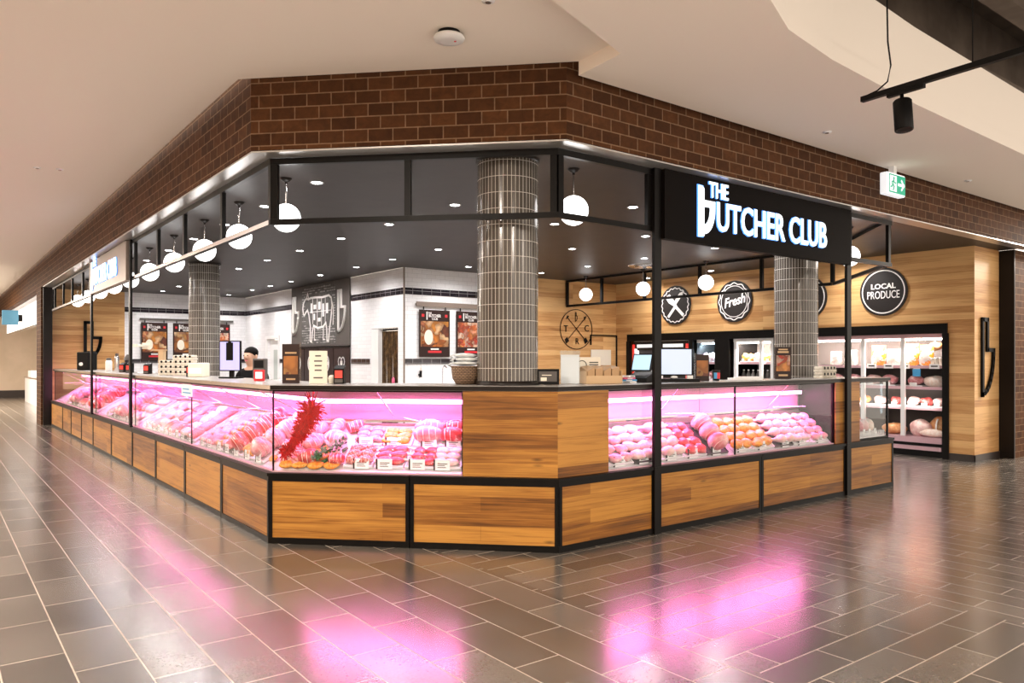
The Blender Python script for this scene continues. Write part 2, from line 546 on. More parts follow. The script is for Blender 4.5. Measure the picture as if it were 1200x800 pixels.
    def text(s, body, size, x, z, y0, y1, align='CENTER', bold=.0, sx=1.0, shear=0.0, mi=0, side=None, rot=0.0):
        cu = bpy.data.curves.new('lettering', 'FONT')
        cu.body, cu.size, cu.align_x, cu.align_y = body, size, align, 'CENTER'
        cu.offset = bold * size
        cu.shear = shear
        cu.extrude = abs(y1 - y0) / 2
        cu.resolution_u = 3
        ob = bpy.data.objects.new('lettering', cu)
        COL.objects.link(ob)
        dg = bpy.context.evaluated_depsgraph_get()
        me = bpy.data.meshes.new_from_object(ob.evaluated_get(dg))
        yc = (y0 + y1) / 2
        cr, sr = math.cos(rot), math.sin(rot)
        pts = []
        for v in me.vertices:
            a, b = v.co.x * sx, v.co.y
            pts.append((x + a * cr - b * sr, yc - v.co.z, z + a * sr + b * cr))
        b = len(s.v)
        s.v += pts
        for f in me.polygons:
            s.f.append([b + i for i in f.vertices])
            s.sm.append(False)
            s.mi.append(side if (side is not None and abs(f.normal.z) < .5) else mi)
        bpy.data.objects.remove(ob)
        bpy.data.curves.remove(cu)
        bpy.data.meshes.remove(me)
        return s

    def mesh(s, name, mats):
        me = bpy.data.meshes.new(name)
        me.from_pydata(s.v, [], s.f)
        for m in (mats if isinstance(mats, (list, tuple)) else [mats]):
            me.materials.append(m)
        me.polygons.foreach_set('use_smooth', s.sm)
        me.polygons.foreach_set('material_index', s.mi)
        ul = me.uv_layers.new(name='UVMap').data
        for p in me.polygons:
            n = p.normal
            ax = max(range(3), key=lambda i: abs(n[i]))
            for li in p.loop_indices:
                c = me.vertices[me.loops[li].vertex_index].co
                u_, w_ = (c.y, c.z) if ax == 0 else ((c.x, c.z) if ax == 1 else (c.x, c.y))
                ul[li].uv = (u_ + s.uo[0], w_ + s.uo[1])
        me.update()
        return me

    def build(s, name, mats, parent=None, loc=(0, 0, 0), rotz=0, bevel=0):
        o = bpy.data.objects.new(name, s.mesh(name, mats))
        COL.objects.link(o)
        o.location = loc
        o.rotation_euler = (0, 0, rotz)
        if parent:
            o.parent = parent
        if bevel:
            md = o.modifiers.new('edge', 'BEVEL')
            md.width = bevel
            md.segments = 2
            md.limit_method = 'ANGLE'
        return o


def tag(o, label, cat, group=None, kind=None):
    if label:
        o['label'] = label
    if cat:
        o['category'] = cat
    if group:
        o['group'] = group
    if kind:
        o['kind'] = kind
    return o


def struct(o):
    o['kind'] = 'structure'
    return o


def thing(name, label, cat, loc=(0, 0, 0), rotz=0, group=None):
    o = bpy.data.objects.new(name, None)
    o.empty_display_size = .1
    COL.objects.link(o)
    o.location = loc
    o.rotation_euler = (0, 0, rotz)
    return tag(o, label, cat, group)


def dup(root, loc, rot=None, label=None, group=None, scale=None):
    r = root.copy()
    COL.objects.link(r)
    r.location = loc
    if rot is not None:
        r.rotation_euler = rot if isinstance(rot, (tuple, list)) or hasattr(rot, 'order') else (0, 0, rot)
    if scale:
        r.scale = scale
    if label:
        r['label'] = label
    if group:
        r['group'] = group
    for ch in list(root.children):
        c = ch.copy()
        COL.objects.link(c)
        c.parent = r
        for g in list(ch.children):
            d = g.copy()
            COL.objects.link(d)
            d.parent = c
    return r


ORD = ('first second third fourth fifth sixth seventh eighth ninth tenth eleventh twelfth thirteenth fourteenth fifteenth sixteenth '
       'seventeenth eighteenth nineteenth twentieth twenty-first twenty-second twenty-third twenty-fourth twenty-fifth twenty-sixth '
       'twenty-seventh twenty-eighth twenty-ninth thirtieth').split()

# ------------------------------------------------------------------ plan of the shop
C0 = 1.683            # the cut-off corner runs from (0,C0) to (C0,0)
LY, RX = 15.72, 6.93  # ends of the two long counters
HB = .576             # top of the timber plinth
ZC = 3.175            # shop ceiling
CH = C0 * math.sqrt(2)
FACE = {'L': (Vector((0, LY, 0)), -PI / 2, LY - C0, 0, T225),
        'C': (Vector((0, C0, 0)), -PI / 4, CH, T225, T225),
        'R': (Vector((C0, 0, 0)), 0, RX - C0, T225, 0)}


def fl(face, s, inset, z=0):
    o, r, *_ = FACE[face]
    return o + Matrix.Rotation(r, 3, 'Z') @ Vector((s, inset, z))


def fpoly(face, s0, s1, yf, yb):
    """plan strip along a face; mitred where it meets the neighbouring face"""
    _, _, ln, m0, m1 = FACE[face]
    a = m0 if s0 <= 1e-6 else 0
    b = m1 if s1 >= ln - 1e-6 else 0
    return [(s0 + a * yf, yf), (s1 - b * yf, yf), (s1 - b * yb, yb), (s0 + a * yb, yb)]


def sub(poly, dx, dy=0):
    return [(x - dx, y - dy) for x, y in poly]


LS = lambda y: LY - y   # world y -> distance along the left face
RS = lambda x: x - C0

# ------------------------------------------------------------------ SETTING
struct(MB().box(-9, 17, -7, 36, -.1, 0).build('floor', M['floor']))
struct(MB().prism([(.02, LY + .35), (.02, 1.70), (1.70, .02), (10.9, .02), (10.9, 7.72), (4.62, 7.72), (4.62, 16.42), (.02, 16.42)][::-1],
                  ZC, ZC + .06).build('ceiling_shop', M['shop_ceil']))
# mall ceilings: a higher one along the left, a lower one along the right, an open void beyond
ZA, ZB = 3.73, 3.625
hi = [(-.25, 36), (-8.5, 36), (-8.5, -4.29), (.66, -1.07), (1.62, -.73), (1.66, -.25), (-.25, 1.66)]
struct(MB().prism(hi, ZA, ZA + .05).build('ceiling', M['ceil']))
hole = [(17, -1.36), (6.84, -1.40), (4.3, -1.47), (2.9, -1.56), (2.2, -1.66), (1.7, -1.85), (1.35, -2.3), (1.2, -3), (1.2, -9)]
lo = [(17, -.25), (1.66, -.25), (1.62, -.73), (.66, -1.07), (-8.5, -4.29), (-8.5, -12), (1.2, -12)] + hole[::-1]
struct(MB().prism(lo, ZB, ZA + .02).build('ceiling_lower', M['ceil']))
fas = MB()
for (ax, ay), (bx, by) in zip(hole, hole[1:]):
    fas.poly([(ax, ay, ZA + .021), (bx, by, ZA + .021), (bx, by, 4.26), (ax, ay, 4.26), (ax, ay + .05, ZA + .021), (bx, by + .05, ZA + .021), (bx, by + .05, 4.26), (ax, ay + .05, 4.26)],
             [(0, 1, 2, 3), (5, 4, 7, 6), (3, 2, 6, 7)])
struct(fas.build('trim_1', M['ceil']))
struct(MB().box(.5, 17, -12, -.6, 5.3, 5.4).box(.5, 17, -.9, -.8, 4.26, 5.3).box(3.0, 17, -1.36, -.85, 4.26, 4.34).box(.5, .6, -12, -.9, 4.26, 5.3).build('ceiling_void', M['void']))
vb = MB()
for yy in (-1.75, -2.6, -4.2):
    vb.box(2.3, 17, yy - .09, yy + .09, 4.62, 4.95)
for xx in (3.4, 6.2, 9.5):
    vb.box(xx - .1, xx + .1, -9, -1.5, 4.95, 5.3)
struct(vb.build('trim_2', M['void']))

# brick bulkhead over the shopfront and piers at both ends
OFF = -.164


def bulk(face, s0, s1, name):
    o, r, ln, m0, m1 = FACE[face]
    a = m0 if abs(s0) < 1e-6 else 0
    b = m1 if abs(s1 - ln) < 1e-6 else 0
    pl = [(s0 + a * OFF, OFF), (s1 - b * OFF, OFF), (s1 - b * -.02, -.02), (s0 + a * -.02, -.02)]
    struct(MB().prism(pl, 3.165, 4.4).build(name, M['brick'], loc=o, rotz=r))


bulk('L', -18, FACE['L'][2], 'wall_left_bulkhead')
bulk('C', 0, CH, 'wall_front_bulkhead')
bulk('R', 0, 14, 'wall_right_bulkhead')
# soffit plates under the brick
for face, s0, s1, i in (('L', 0, FACE['L'][2], 3), ('C', 0, CH, 4), ('R', 0, 9.19, 5)):
    o, r, ln, m0, m1 = FACE[face]
    b = m1 if abs(s1 - ln) < 1e-6 else 0
    pl = [(s0 + m0 * OFF, OFF + .004), (s1 - b * OFF, OFF + .004), (s1 - b * .015, .015), (s0 + m0 * .015, .015)]
    struct(MB().prism(pl, 3.15, 3.162).build('trim_%d' % i, M['soffit'], loc=o, rotz=r))
# right end: timber-clad return, dark steel jamb, brick wall beyond
struct(MB().box(10.91, 16, .13, .45, 0, 3.17).build('wall_right_pier', M['brick']))
struct(MB().box(10.875, 10.91, .12, .33, 0, 3.17).build('trim_6', M['bronze']))
struct(MB().box(-.164, .03, 16.08, 17.0, 0, 3.163).build('wall_left_pier', M['brick']))
struct(MB().box(-.13, .05, 15.95, 16.08, 0, 3.163).box(.03, .06, 16.08, 16.40, 0, 3.17).build('trim_7', M['bronze']))
# shop walls
struct(MB().box(.06, 1.645, 16.42, 16.6, 0, ZC).build('wall_back_timber', M['wall_wood']))
struct(MB().box(1.645, 4.81, 16.42, 16.6, 0, ZC).build('wall_back_left', M['white_tile']))
struct(MB().box(4.63, 4.81, 14.72, 16.42, 0, ZC).box(4.63, 4.81, 13.95, 14.72, 2.02, ZC).box(4.63, 4.81, 8.98, 13.95, 0, ZC)
       .box(4.63, 4.81, 7.93, 8.98, 2.10, ZC).box(4.63, 4.81, 7.7, 7.93, 0, ZC).build('wall_side_white', M['white_tile']))
struct(MB().box(4.81, 7.45, 7.7, 7.88, 0, ZC).build('wall_back_white', M['white_tile']))
struct(MB().box(7.45, 10.9, 7.7, 7.88, 0, ZC).build('wall_back_wood', M['wall_wood']))
XW = 10.0
wr = MB().box(XW, 10.872, .33, .71, 0, ZC).box(XW, 10.2, .71, 7.7, 2.04, ZC).box(XW, 10.2, 7.34, 7.7, 0, 2.04)
struct(wr.build('wall_right', M['wall_wood']))
struct(MB().box(10.88, 10.98, .71, 7.7, 0, 2.2).box(10.2, 10.88, .71, 7.7, 2.04, 2.1).build('wall_right_recess', M['black']))
struct(MB().box(XW - .03, XW + .02, .70, 7.34, 1.90, 2.05).box(XW - .03, XW + .02, .68, .76, 0, 1.90).box(XW - .03, XW + .02, 7.26, 7.36, 0, 1.90)
       .box(XW - .03, XW + .3, 4.64, 4.98, 0, 1.90).box(XW - .03, XW + .3, 5.52, 5.62, 0, 1.90).build('trim_8', M['steel']))
struct(MB().box(9.985, XW, .315, .71, 0, .1).box(9.985, 10.872, .315, .33, 0, .1).build('baseboard_right', M['skirt']))
# black tile bands on the white walls
for i, (x0, x1, y0, y1) in enumerate(((1.645, 4.62, 16.405, 16.42), (4.617, 4.63, 7.7, 9.86), (4.617, 4.63, 13.1, 16.405), (4.617, 7.45, 7.687, 7.7))):
    struct(MB().box(x0, x1, y0, y1, 2.69, 2.81).build('trim_%d' % (9 + i), M['black_tile']))
for i, (x0, x1, y0, y1) in enumerate(((1.645, 4.62, 16.405, 16.42), (4.617, 4.63, 9.05, 9.86), (4.617, 4.63, 13.1, 13.88), (4.617, 4.63, 14.8, 16.405),
                                      (4.617, 7.45, 7.687, 7.7))):
    struct(MB().box(x0, x1, y0, y1, 1.42, 1.52).build('trim_%d' % (13 + i), M['black_tile']))
struct(MB().box(7.43, 7.47, 7.685, 7.7, 0, ZC).build('trim_18', M['steel']))
struct(MB().box(4.612, 4.636, 7.682, 7.705, 0, ZC).build('trim_19', M['header']))
# door in the side wall
d1 = struct(MB().box(4.68, 4.72, 14.0, 14.67, 0, 1.99).build('door_1', M['door']))
MB().box(4.672, 4.681, 14.14, 14.42, .3, 1.75).build('door_pane', M['doorglass'], d1)
MB().box(4.60, 4.63, 13.87, 13.95, 0, 2.1).box(4.60, 4.63, 14.72, 14.80, 0, 2.1).box(4.60, 4.63, 13.95, 14.72, 2.02, 2.1).build('door_frame', M['door'], d1)
# backdrop of the corridor on the left: end wall, neighbour shopfront
struct(MB().box(-8, 1.25, 32, 32.2, 0, 4.2).build('wall_corridor_end', M['beige']))
struct(MB().box(-8, 1.25, 31.97, 32, 0, .28).build('baseboard_corridor', M['skirt']))
struct(MB().box(1.25, 1.5, 24, 32, 0, 3.0).build('wall_neighbour_side', M['shopwhite']))
struct(MB().box(4.5, 4.7, 16.7, 32, 0, 3.2).build('wall_neighbour_back', M['shopwhite']))
struct(MB().box(.05, 4.5, 17.0, 32, 3.2, 3.25).build('ceiling_neighbour', M['shopwhite']))
struct(MB().box(-8.6, -8.5, -12, 36, 0, 3.72).build('wall_corridor_left', M['beige']))

# ------------------------------------------------------------------ counters: timber plinth bays
FNAME = {'L': 'left-hand counter', 'C': 'cut-off corner counter', 'R': 'right-hand counter'}
bayL = [15.72, 13.89, 12.68, 11.4, 10.15, 8.5, 6.98, 5.62, 4.27, 2.96, C0]
bays = [('L', LS(a), LS(b)) for a, b in zip(bayL, bayL[1:])]
bays += [('C', 0, 1.188), ('C', 1.188, CH)]
bays += [('R', RS(a), RS(b)) for a, b in zip((C0, 2.77, 4.31, 5.86, RX), (2.77, 4.31, 5.86, RX))]
cnt = {'L': 0, 'C': 0, 'R': 0}
for face, s0, s1 in bays:
    o, r, ln, m0, m1 = FACE[face]
    if face == 'L':
        k = len(bayL) - 2 - cnt['L']
        lab = 'timber-fronted counter base, %s bay from the tinsel corner along the left-hand counter' % ORD[k]
    elif face == 'C':
        lab = ('darker timber-fronted counter base below the case with red tinsel', 'timber-fronted counter base below the plain timber corner block')[cnt['C']]
    else:
        lab = ('timber-fronted counter base left of the tall post under the dark sign', 'timber-fronted counter base just right of the post below the sign letters',
               'timber-fronted counter base just left of the post at the right end of sign', 'timber-fronted counter base at the open right end of the counter')[cnt['R']]
    cnt[face] += 1
    base = fl(face, s0, 0)
    t = thing('timber_counter', lab, 'counter', base, r, 'timber counter bases around the shop')
    g = .004
    dep_ = .52 if face == 'R' else .72

    def pol(a, b, yf, yb):
        e0 = 0 if s0 < 1e-6 else a
        e1 = ln if s1 > ln - 1e-6 else b
        return sub(fpoly(face, e0 if s0 < 1e-6 else s0 + a, e1 if s1 > ln - 1e-6 else s0 + b, yf, yb), s0)

    w = s1 - s0
    MB().prism(pol(g, w - g, .02, dep_), .0, .55).build('carcass', M['black'], t)
    fr = MB()
    fr.prism(pol(g, w - g, 0, .02), .0, .05).prism(pol(g, w - g, 0, .02), .51, .55)
    a0 = m0 * .01 if s0 < 1e-6 else 0
    fr.box(g, .034, 0.001, .019, .05, .51).box(w - .034, w - g, 0.001, .019, .05, .51)
    fr.build('frame', M['steel'], t)
    MB().shift(s0 + ord(face)).box(.034, w - .034, .008, .02, .05, .51).build('wood_panel', M['base_wood'], t)
    MB().prism(pol(g, w - g, -.012, dep_ + .01), .551, HB).build('ledge', M['steel'], t)

# ------------------------------------------------------------------ glass meat display cases
CASES = [('L', LS(15.6), LS(10.2)), ('L', LS(10.2), LS(7.05)), ('L', LS(7.05), LS(4.2)), ('L', LS(4.2), LS(C0)), ('C', 0, 1.61),
         ('R', RS(2.25), RS(3.96)), ('R', RS(3.96), RS(5.70))]
CLAB = ['glass meat case at the far end of the left-hand counter beside the brick pier',
        'glass meat case between the two tall posts of the left-hand counter',
        'glass meat case on the left-hand counter with a small pale notice taped on it',
        'glass meat case on the left-hand counter ending at the tinsel corner',
        'glass meat case on the cut-off corner with red tinsel hanging inside',
        'glass meat case behind the tall post under the lit sign',
        'glass meat case of orange marinated meat at right of the front seam']
DECK0, YB0 = .598, .085
SLOPES = {'L': math.atan2(.33, .56), 'C': math.atan2(.33, .56), 'R': math.atan2(.33, .39)}
ZTOP = 1.252
for (face, s0, s1), lab in zip(CASES, CLAB):
    o, r, ln, m0, m1 = FACE[face]
    back = .50 if face == 'R' else .68
    t = thing('display_case', lab, 'display case', fl(face, s0, 0, HB), r, 'pink-lit meat display cases')
    z = lambda q: q - HB

    def pol(yf, yb, e=.004):
        a = s0 if s0 < 1e-6 else s0 + e
        b = s1 if s1 > ln - 1e-6 else s1 - e
        return sub(fpoly(face, a, b, yf, yb), s0)

    w = s1 - s0
    yb1 = back - .02
    SLOPE = SLOPES[face]
    d1_ = DECK0 + (yb1 - YB0) * math.tan(SLOPE)
    pd = pol(.075, yb1)
    MB().prism(pd, z(HB + .002), [z(DECK0 - .012), z(DECK0 - .012), z(d1_), z(d1_)]).build('deck', M['deck'], t)
    MB().prism(pol(.055, .061), z(HB + .012), z(ZTOP)).build('front_glass', M['glass'], t)
    fr = MB().prism(pol(.045, .072), z(HB + .001), z(HB + .012))
    fr.build('bottom_channel', M['pinkrail'], t)
    ed = MB().prism(pol(.045, .072), z(ZTOP - .012), z(ZTOP))
    if s0 > 1e-6:
        ed.box(.003, .009, .053, .063, z(HB + .012), z(ZTOP - .012))
    if face == 'C':
        ed.prism(fpoly('C', 0, .02, .040, .060), z(HB + .0125), z(ZTOP - .0125))
    if s1 < ln - 1e-6:
        ed.box(w - .009, w - .003, .053, .063, z(HB + .012), z(ZTOP - .012))
    ed.build('frame', M['steel'], t)
    MB().prism(pol(yb1 + .004, back), z(d1_ + .01), z(1.13)).build('rear_door', M['reardoor'], t)
    MB().prism(pol(yb1, back + .01), z(1.132), z(ZTOP)).build('header', M['header'], t)
    MB().prism(pol(yb1 - .10, yb1 - .004), z(d1_ + .02), z(d1_ + .04)).build('rear_ledge', M['stain'], t)
    pt = pol(yb1 - .06, yb1 - .025, .03)
    MB().prism(pt, z(1.115), z(1.150)).build('light_tube', M['tube'], t)
    MB().prism(pol(yb1 - .085, yb1 - .003, .03), z(1.153), z(1.158)).build('added_baffle', M['stain'], t)  # plate added to keep the tube's glow off the header
    nb = max(1, round(w / 1.3))
    for i in range(nb):
        xb = w * (i + .55) / nb
        MB().tube([(xb, .10, z(1.235)), (xb + .02, yb1 - .12, z(d1_ + .06))], .006, 6).build('bracket', M['stain'], t)
        MB().tube([(xb + .35, .12, z(1.0)), (xb + .1, yb1 - .13, z(d1_ + .06))], .005, 6).build('bracket', M['stain'], t)
    # added fill light under the front top edge, turned in over the meat
    a, b = pt[0][0], pt[1][0]
    for kk in range(max(1, round((b - a) / 1.7))):
        n_ = max(1, round((b - a) / 1.7))
        ld = bpy.data.lights.new('case_fill', 'AREA')
        ld.shape, ld.size, ld.size_y = 'RECTANGLE', (b - a) / n_ * .92, .05
        ld.spread = math.radians(120)
        ld.energy = 12 * (b - a) / n_
        ld.color = (1, .20, .62)
        lo_ = bpy.data.objects.new('case_fill', ld)
        COL.objects.link(lo_)
        lo_.parent = t
        lo_.location = (a + (b - a) * (kk + .5) / n_, min(.17, yb1 * .35), z(1.24))
        lo_.rotation_euler = (math.radians(30), 0, 0)
        # the tube itself, throwing its light forward and down over the meat and out across the floor
        l2 = bpy.data.lights.new('tube_lamp', 'AREA')
        l2.shape, l2.size, l2.size_y = 'RECTANGLE', (b - a) / n_ * .98, .16
        l2.energy, l2.color = 6 * (b - a) / n_, (1, .19, .56)
        q2 = bpy.data.objects.new('tube_lamp', l2)
        COL.objects.link(q2)
        q2.parent = t
        q2.location = (a + (b - a) * (kk + .5) / n_, yb1 - .075, z(1.10))
        q2.rotation_euler = (math.radians(-42), 0, 0)

# continuous worktop
wt = thing('countertop', 'long grey steel worktop running round the tops of the glass counters', 'countertop', (0, 0, ZTOP + .001))


def fpw(face, s0, s1, yf, yb):
    o, r, *_ = FACE[face]
    return [tuple((o + Matrix.Rotation(r, 3, 'Z') @ Vector((x, y, 0))).xy) for x, y in fpoly(face, s0, s1, yf, yb)]


MB().prism(fpw('L', LS(15.6), FACE['L'][2], .03, .72), 0, .038).prism(fpw('C', 0, CH, .03, .72), 0, .038).prism(fpw('R', 0, RS(6.9), .03, .55), 0, .038).build(
    'slab', M['top'], wt)
MB().prism(fpw('C', 0, CH, .018, .0295), .002, .036).prism(fpw('R', 0, RS(6.9), .018, .0295), .002, .036).build('edge_strip', M['bronze'], wt)
MB().prism(fpw('L', LS(15.6), FACE['L'][2], .018, .0295), .002, .036).build('edge_strip', M['stain'], wt)
ZW = ZTOP + .04

# timber corner block and the timber upstand near the end
t = thing('corner_block', 'plain timber-clad block filling the counter corner below the tiled column', 'counter block', (0, 0, HB + .001))
p1, p4 = fl('C', 1.614, .03), fl('C', 1.614, .68)
pb = (C0 + T225 * .03, .03)
blk = [tuple(p1.xy), pb, (2.246, .03), (2.246, .50), (C0 + T225 * .5, .50), tuple(p4.xy)]
lw = (Vector((*pb, 0)) - p1).length
MB().shift(5).box(0, lw, 0, .012, 0, ZTOP - HB - .002).build('wood_panel', M['base_wood'], t, loc=(p1.x, p1.y, 0), rotz=-PI / 4)
MB().shift(8).box(0, 2.246 - pb[0], 0, .012, 0, ZTOP - HB - .002).build('wood_panel', M['base_wood'], t, loc=(pb[0], pb[1], 0))
ib = [tuple(fl('C', 1.614, .043).xy), (C0 + T225 * .043, .043), (2.246, .043), (2.246, .50), (C0 + T225 * .5, .50), tuple(p4.xy)]
MB().prism(ib, 0, ZTOP - HB - .002).build('carcass', M['black'], t)
t = thing('counter_upstand', 'narrow timber upstand behind the tall steel post near the right counter end', 'counter block', (5.704, .03, HB + .001))
MB().box(0, .51, 0, .012, 0, ZTOP - HB - .003).build('wood_panel', M['base_wood'], t)
MB().box(0, .51, .013, .45, 0, ZTOP - HB - .003).build('carcass', M['black'], t)
# small end case
t = thing('end_display_case', 'small cool-lit glass case at the open right end of the counter', 'display case', (6.22, .03, HB + .001))
hh = ZTOP - HB - .003
MB().box(.012, .67, .03, .036, .02, hh).build('front_glass', M['glass'], t)
MB().box(.672, .678, .03, .45, .02, hh).build('side_glass', M['glass'], t)
MB().box(0, .68, .02, .04, 0, .018).box(0, .012, .02, .04, 0, hh).box(.666, .684, .02, .04, 0, hh + .002).box(0, .68, .02, .04, hh - .012, hh).build('frame', M['steel'], t)
MB().box(.012, .666, .042, .45, .0, .03).build('deck', M['deck'], t)
gr = MB()
for i in range(16):
    gr.tube([(.03 + i * .04, .055, .032), (.05 + i * .04, .055, .09)], .005, 6)
gr.build('grille', M['white'], t)
MB().box(.012, .666, .455, .465, .02, hh).build('rear_panel', M['white'], t)
MB().tube([(.28, .30, .25), (.28, .30, .62)], .014, 8).build('light_tube', M['btube'], t)

# ------------------------------------------------------------------ steel posts and the hanging transom frame
for lab, x, y, z0 in (('tall black steel post beside the left end of the big lit sign', 2.79, .012, 0), ('tall black steel post at the right end of the big lit sign', 5.90, .012, 0)):
    t = thing('steel_post', lab, 'post', (x, y, 0), 0, 'black steel posts of the shopfront')
    MB().box(-.042, .042, -.032, .0, HB + .001, 3.148).build('shaft', M['steel'], t)
    MB().box(-.042, .042, -.032, -.014, .0, HB).build('foot', M['steel'], t)
for lab, y in (('black steel post standing on the left counter nearer the tinsel corner', 7.05), ('black steel post farther along the left counter, before the timber wall', 10.22)):
    t = thing('steel_post', lab, 'post', (.012, y, HB + .001), -PI / 2, 'black steel posts of the shopfront')
    MB().box(-.045, .045, -.032, .0, 0, 3.148 - HB).build('shaft', M['steel'], t)
    MB().box(-.06, .06, -.036, .004, 0, .02).build('foot', M['steel'], t)

Z3, Z4 = 2.607, 3.148
UP = {'L': [LS(y) for y in (3.02, 4.4, 5.62, 6.93, 10.4, 11.44, 12.74, 14.0, 15.36)] + [.03, FACE['L'][2] - .03], 'C': [.045, 1.165, CH - .045],
      'R': [.04, RS(2.73), RS(2.86), RS(6.0), RS(6.88)]}
TL = {'L': 'black and steel transom frame hanging above the long left-hand counter', 'C': 'black transom frame hanging above the cut-off corner counter',
      'R': 'black transom frame hanging above the right-hand counter either side of the sign'}
for face in 'LCR':
    o, r, ln, m0, m1 = FACE[face]
    t = thing('transom_frame', TL[face], 'frame', tuple(o), r, 'shopfront transom frames')
    mm = M['stain'] if face == 'L' else M['steel']
    MB().prism(fpoly(face, 0, ln, .018, .06), Z3, Z3 + .045).build('bottom_rail', [M['steel']], t)
    MB().prism(fpoly(face, 0, ln, .018, .06), Z4 - .05, Z4).build('top_rail', M['steel'], t)
    for s in UP[face]:
        MB().box(s - .026, s + .026, .02, .058, Z3 + .046, Z4 - .051).build('upright', M['steel'], t)
    if face == 'L':
        MB().prism(fpoly(face, .05, ln - .03, .012, .017), Z3 + .002, Z3 + .04).build('trim_strip', M['stain'], t)
# inner frame over the far edge of the island
ix = 8.5
t = thing('inner_frame', 'black steel frame hanging inside, turning diagonally from the right counter end', 'frame', (0, 0, 0))


def rail(name, a, b, z0, z1):
    a, b = Vector((*a, 0)), Vector((*b, 0))
    n = (b - a).normalized().cross(Vector((0, 0, 1))) * .022
    MB().prism([tuple((p).xy) for p in (a - n, a + n, b + n, b - n)][::1], z0, z1).build(name, M['steel'], t)


for a, b in (((6.93, .10), (ix, 1.66)), ((ix, 1.70), (ix, 7.66))):
    rail('bottom_rail', a, b, Z3, Z3 + .045)
    rail('top_rail', a, b, Z4 - .02, Z4 + .02)
for y in (1.68, 2.9, 4.15, 5.45, 6.6, 7.64):
    MB().box(ix - .025, ix + .025, y - .025, y + .025, Z3 + .046, Z4 - .021).build('upright', M['steel'], t)
t2 = None

# ------------------------------------------------------------------ lit signs
def bglyph(h):
    """tall letter b shaped like a cleaver: handle up, curved blade to the right"""
    w = h * .11
    out = [(0, 0), (w * .55, h * .03)]
    for i in range(9):
        a = -1.2 + 1.2 * i / 8
        out.append((w * .6 + h * .23 * math.cos(a), h * .5 + h * .50 * math.sin(a) * .92))
    out += [(h * .29, h * .56), (w * 1.45, h * .56), (w * 1.45, h * .97), (w * 1.0, h), (w * .2, h), (0, h * .96)]
    inn = [(w * .75, h * .17)]
    for i in range(7):
        a = -1.0 + 1.0 * i / 6
        inn.append((w * .9 + h * .13 * math.cos(a), h * .46 + h * .34 * math.sin(a)))
    return out, inn


def blogo(mb, x, z, h, wid, y0, y1, mi=0, sx=1.0):
    pts = [(x, z), (x, z + h), (x + h * .13 * sx, z + h), (x + h * .13 * sx, z + h * .6), (x + h * .30 * sx, z + h * .6)]
    for i in range(1, 9):
        a = -i / 8 * PI / 2
        pts.append((x + h * .30 * sx * math.cos(a), z + h * .6 + h * .58 * math.sin(a)))
    mb.stroke(pts, wid, y0, y1, mi, closed=True)


def club_sign(label, face, s0, s1, z0, z1, yf, yb, mat, tx, scale):
    o, r, *_ = FACE[face]
    t = thing('shop_sign', label, 'sign', fl(face, s0, 0, z0), r, 'lit butcher shop signs')
    MB().box(0, s1 - s0, yf, yb, 0, z1 - z0).build('sign_box', mat, t)
    l = MB()
    k = scale
    x = tx
    hB = .44 * k
    zb = (z1 - z0) * .26
    wb = .075 * k
    # b: stem plus curved blade
    l.plate([(x, zb - .10 * k), (x + wb, zb - .09 * k), (x + wb, zb + hB - .10 * k), (x + wb * .6, zb + hB - .08 * k), (x, zb + hB - .08 * k)], yf - .020, yf - .012)
    bl = [(x + wb, zb - .085 * k)]
    inn = [(x + wb, zb + .01 * k)]
    for i in range(9):
        a = -PI / 2 + PI / 2 * i / 8
        bl.append((x + wb + .155 * k * math.cos(a), zb + .17 * k + .24 * k * math.sin(a)))
        inn.append((x + wb + .085 * k * math.cos(a), zb + .17 * k + .155 * k * math.sin(a)))
    bl += [(x + wb + .155 * k, zb + .235 * k), (x + wb, zb + .235 * k)]
    inn += [(x + wb + .085 * k, zb + .175 * k), (x + wb, zb + .175 * k)]
    l.band([(px, pz) for px, pz in bl], inn, yf - .020, yf - .012, closed=False)
    l.text('THE', .20 * k, x + .15 * k, zb + .335 * k, yf - .020, yf - .012, 'LEFT', .010, .76)
    l.text('UTCHER CLUB', .37 * k, x + .25 * k, zb + .095 * k, yf - .020, yf - .012, 'LEFT', .012, .755)
    l.build('letters', M['letters'], t)
    g_ = MB()  # letter glow drawn as slightly larger blue plates behind
    g_.text('THE', .20 * k, x + .15 * k, zb + .335 * k, yf - .011, yf - .001, 'LEFT', .026, .76)
    g_.text('UTCHER CLUB', .37 * k, x + .25 * k, zb + .095 * k, yf - .011, yf - .001, 'LEFT', .026, .755)
    g_.plate([(x - .007, zb - .10 * k), (x + wb, zb - .10 * k), (x + wb, zb + hB - .075 * k), (x - .007, zb + hB - .07 * k)], yf - .011, yf - .001)
    g_.build('halo_backing', M['letterglow'], t)
    return t


club_sign('dark sign box with glowing white letters above the right-hand counter', 'R', RS(2.835), RS(5.88), 2.545, 3.145, -.055, .016, M['signblack'], .43, 1.0)
club_sign('grey sign box with glowing white letters above the left-hand counter', 'L', LS(10.15), LS(7.12), 2.60, 3.145, -.05, .0165, M['header'], .30, 1.02)

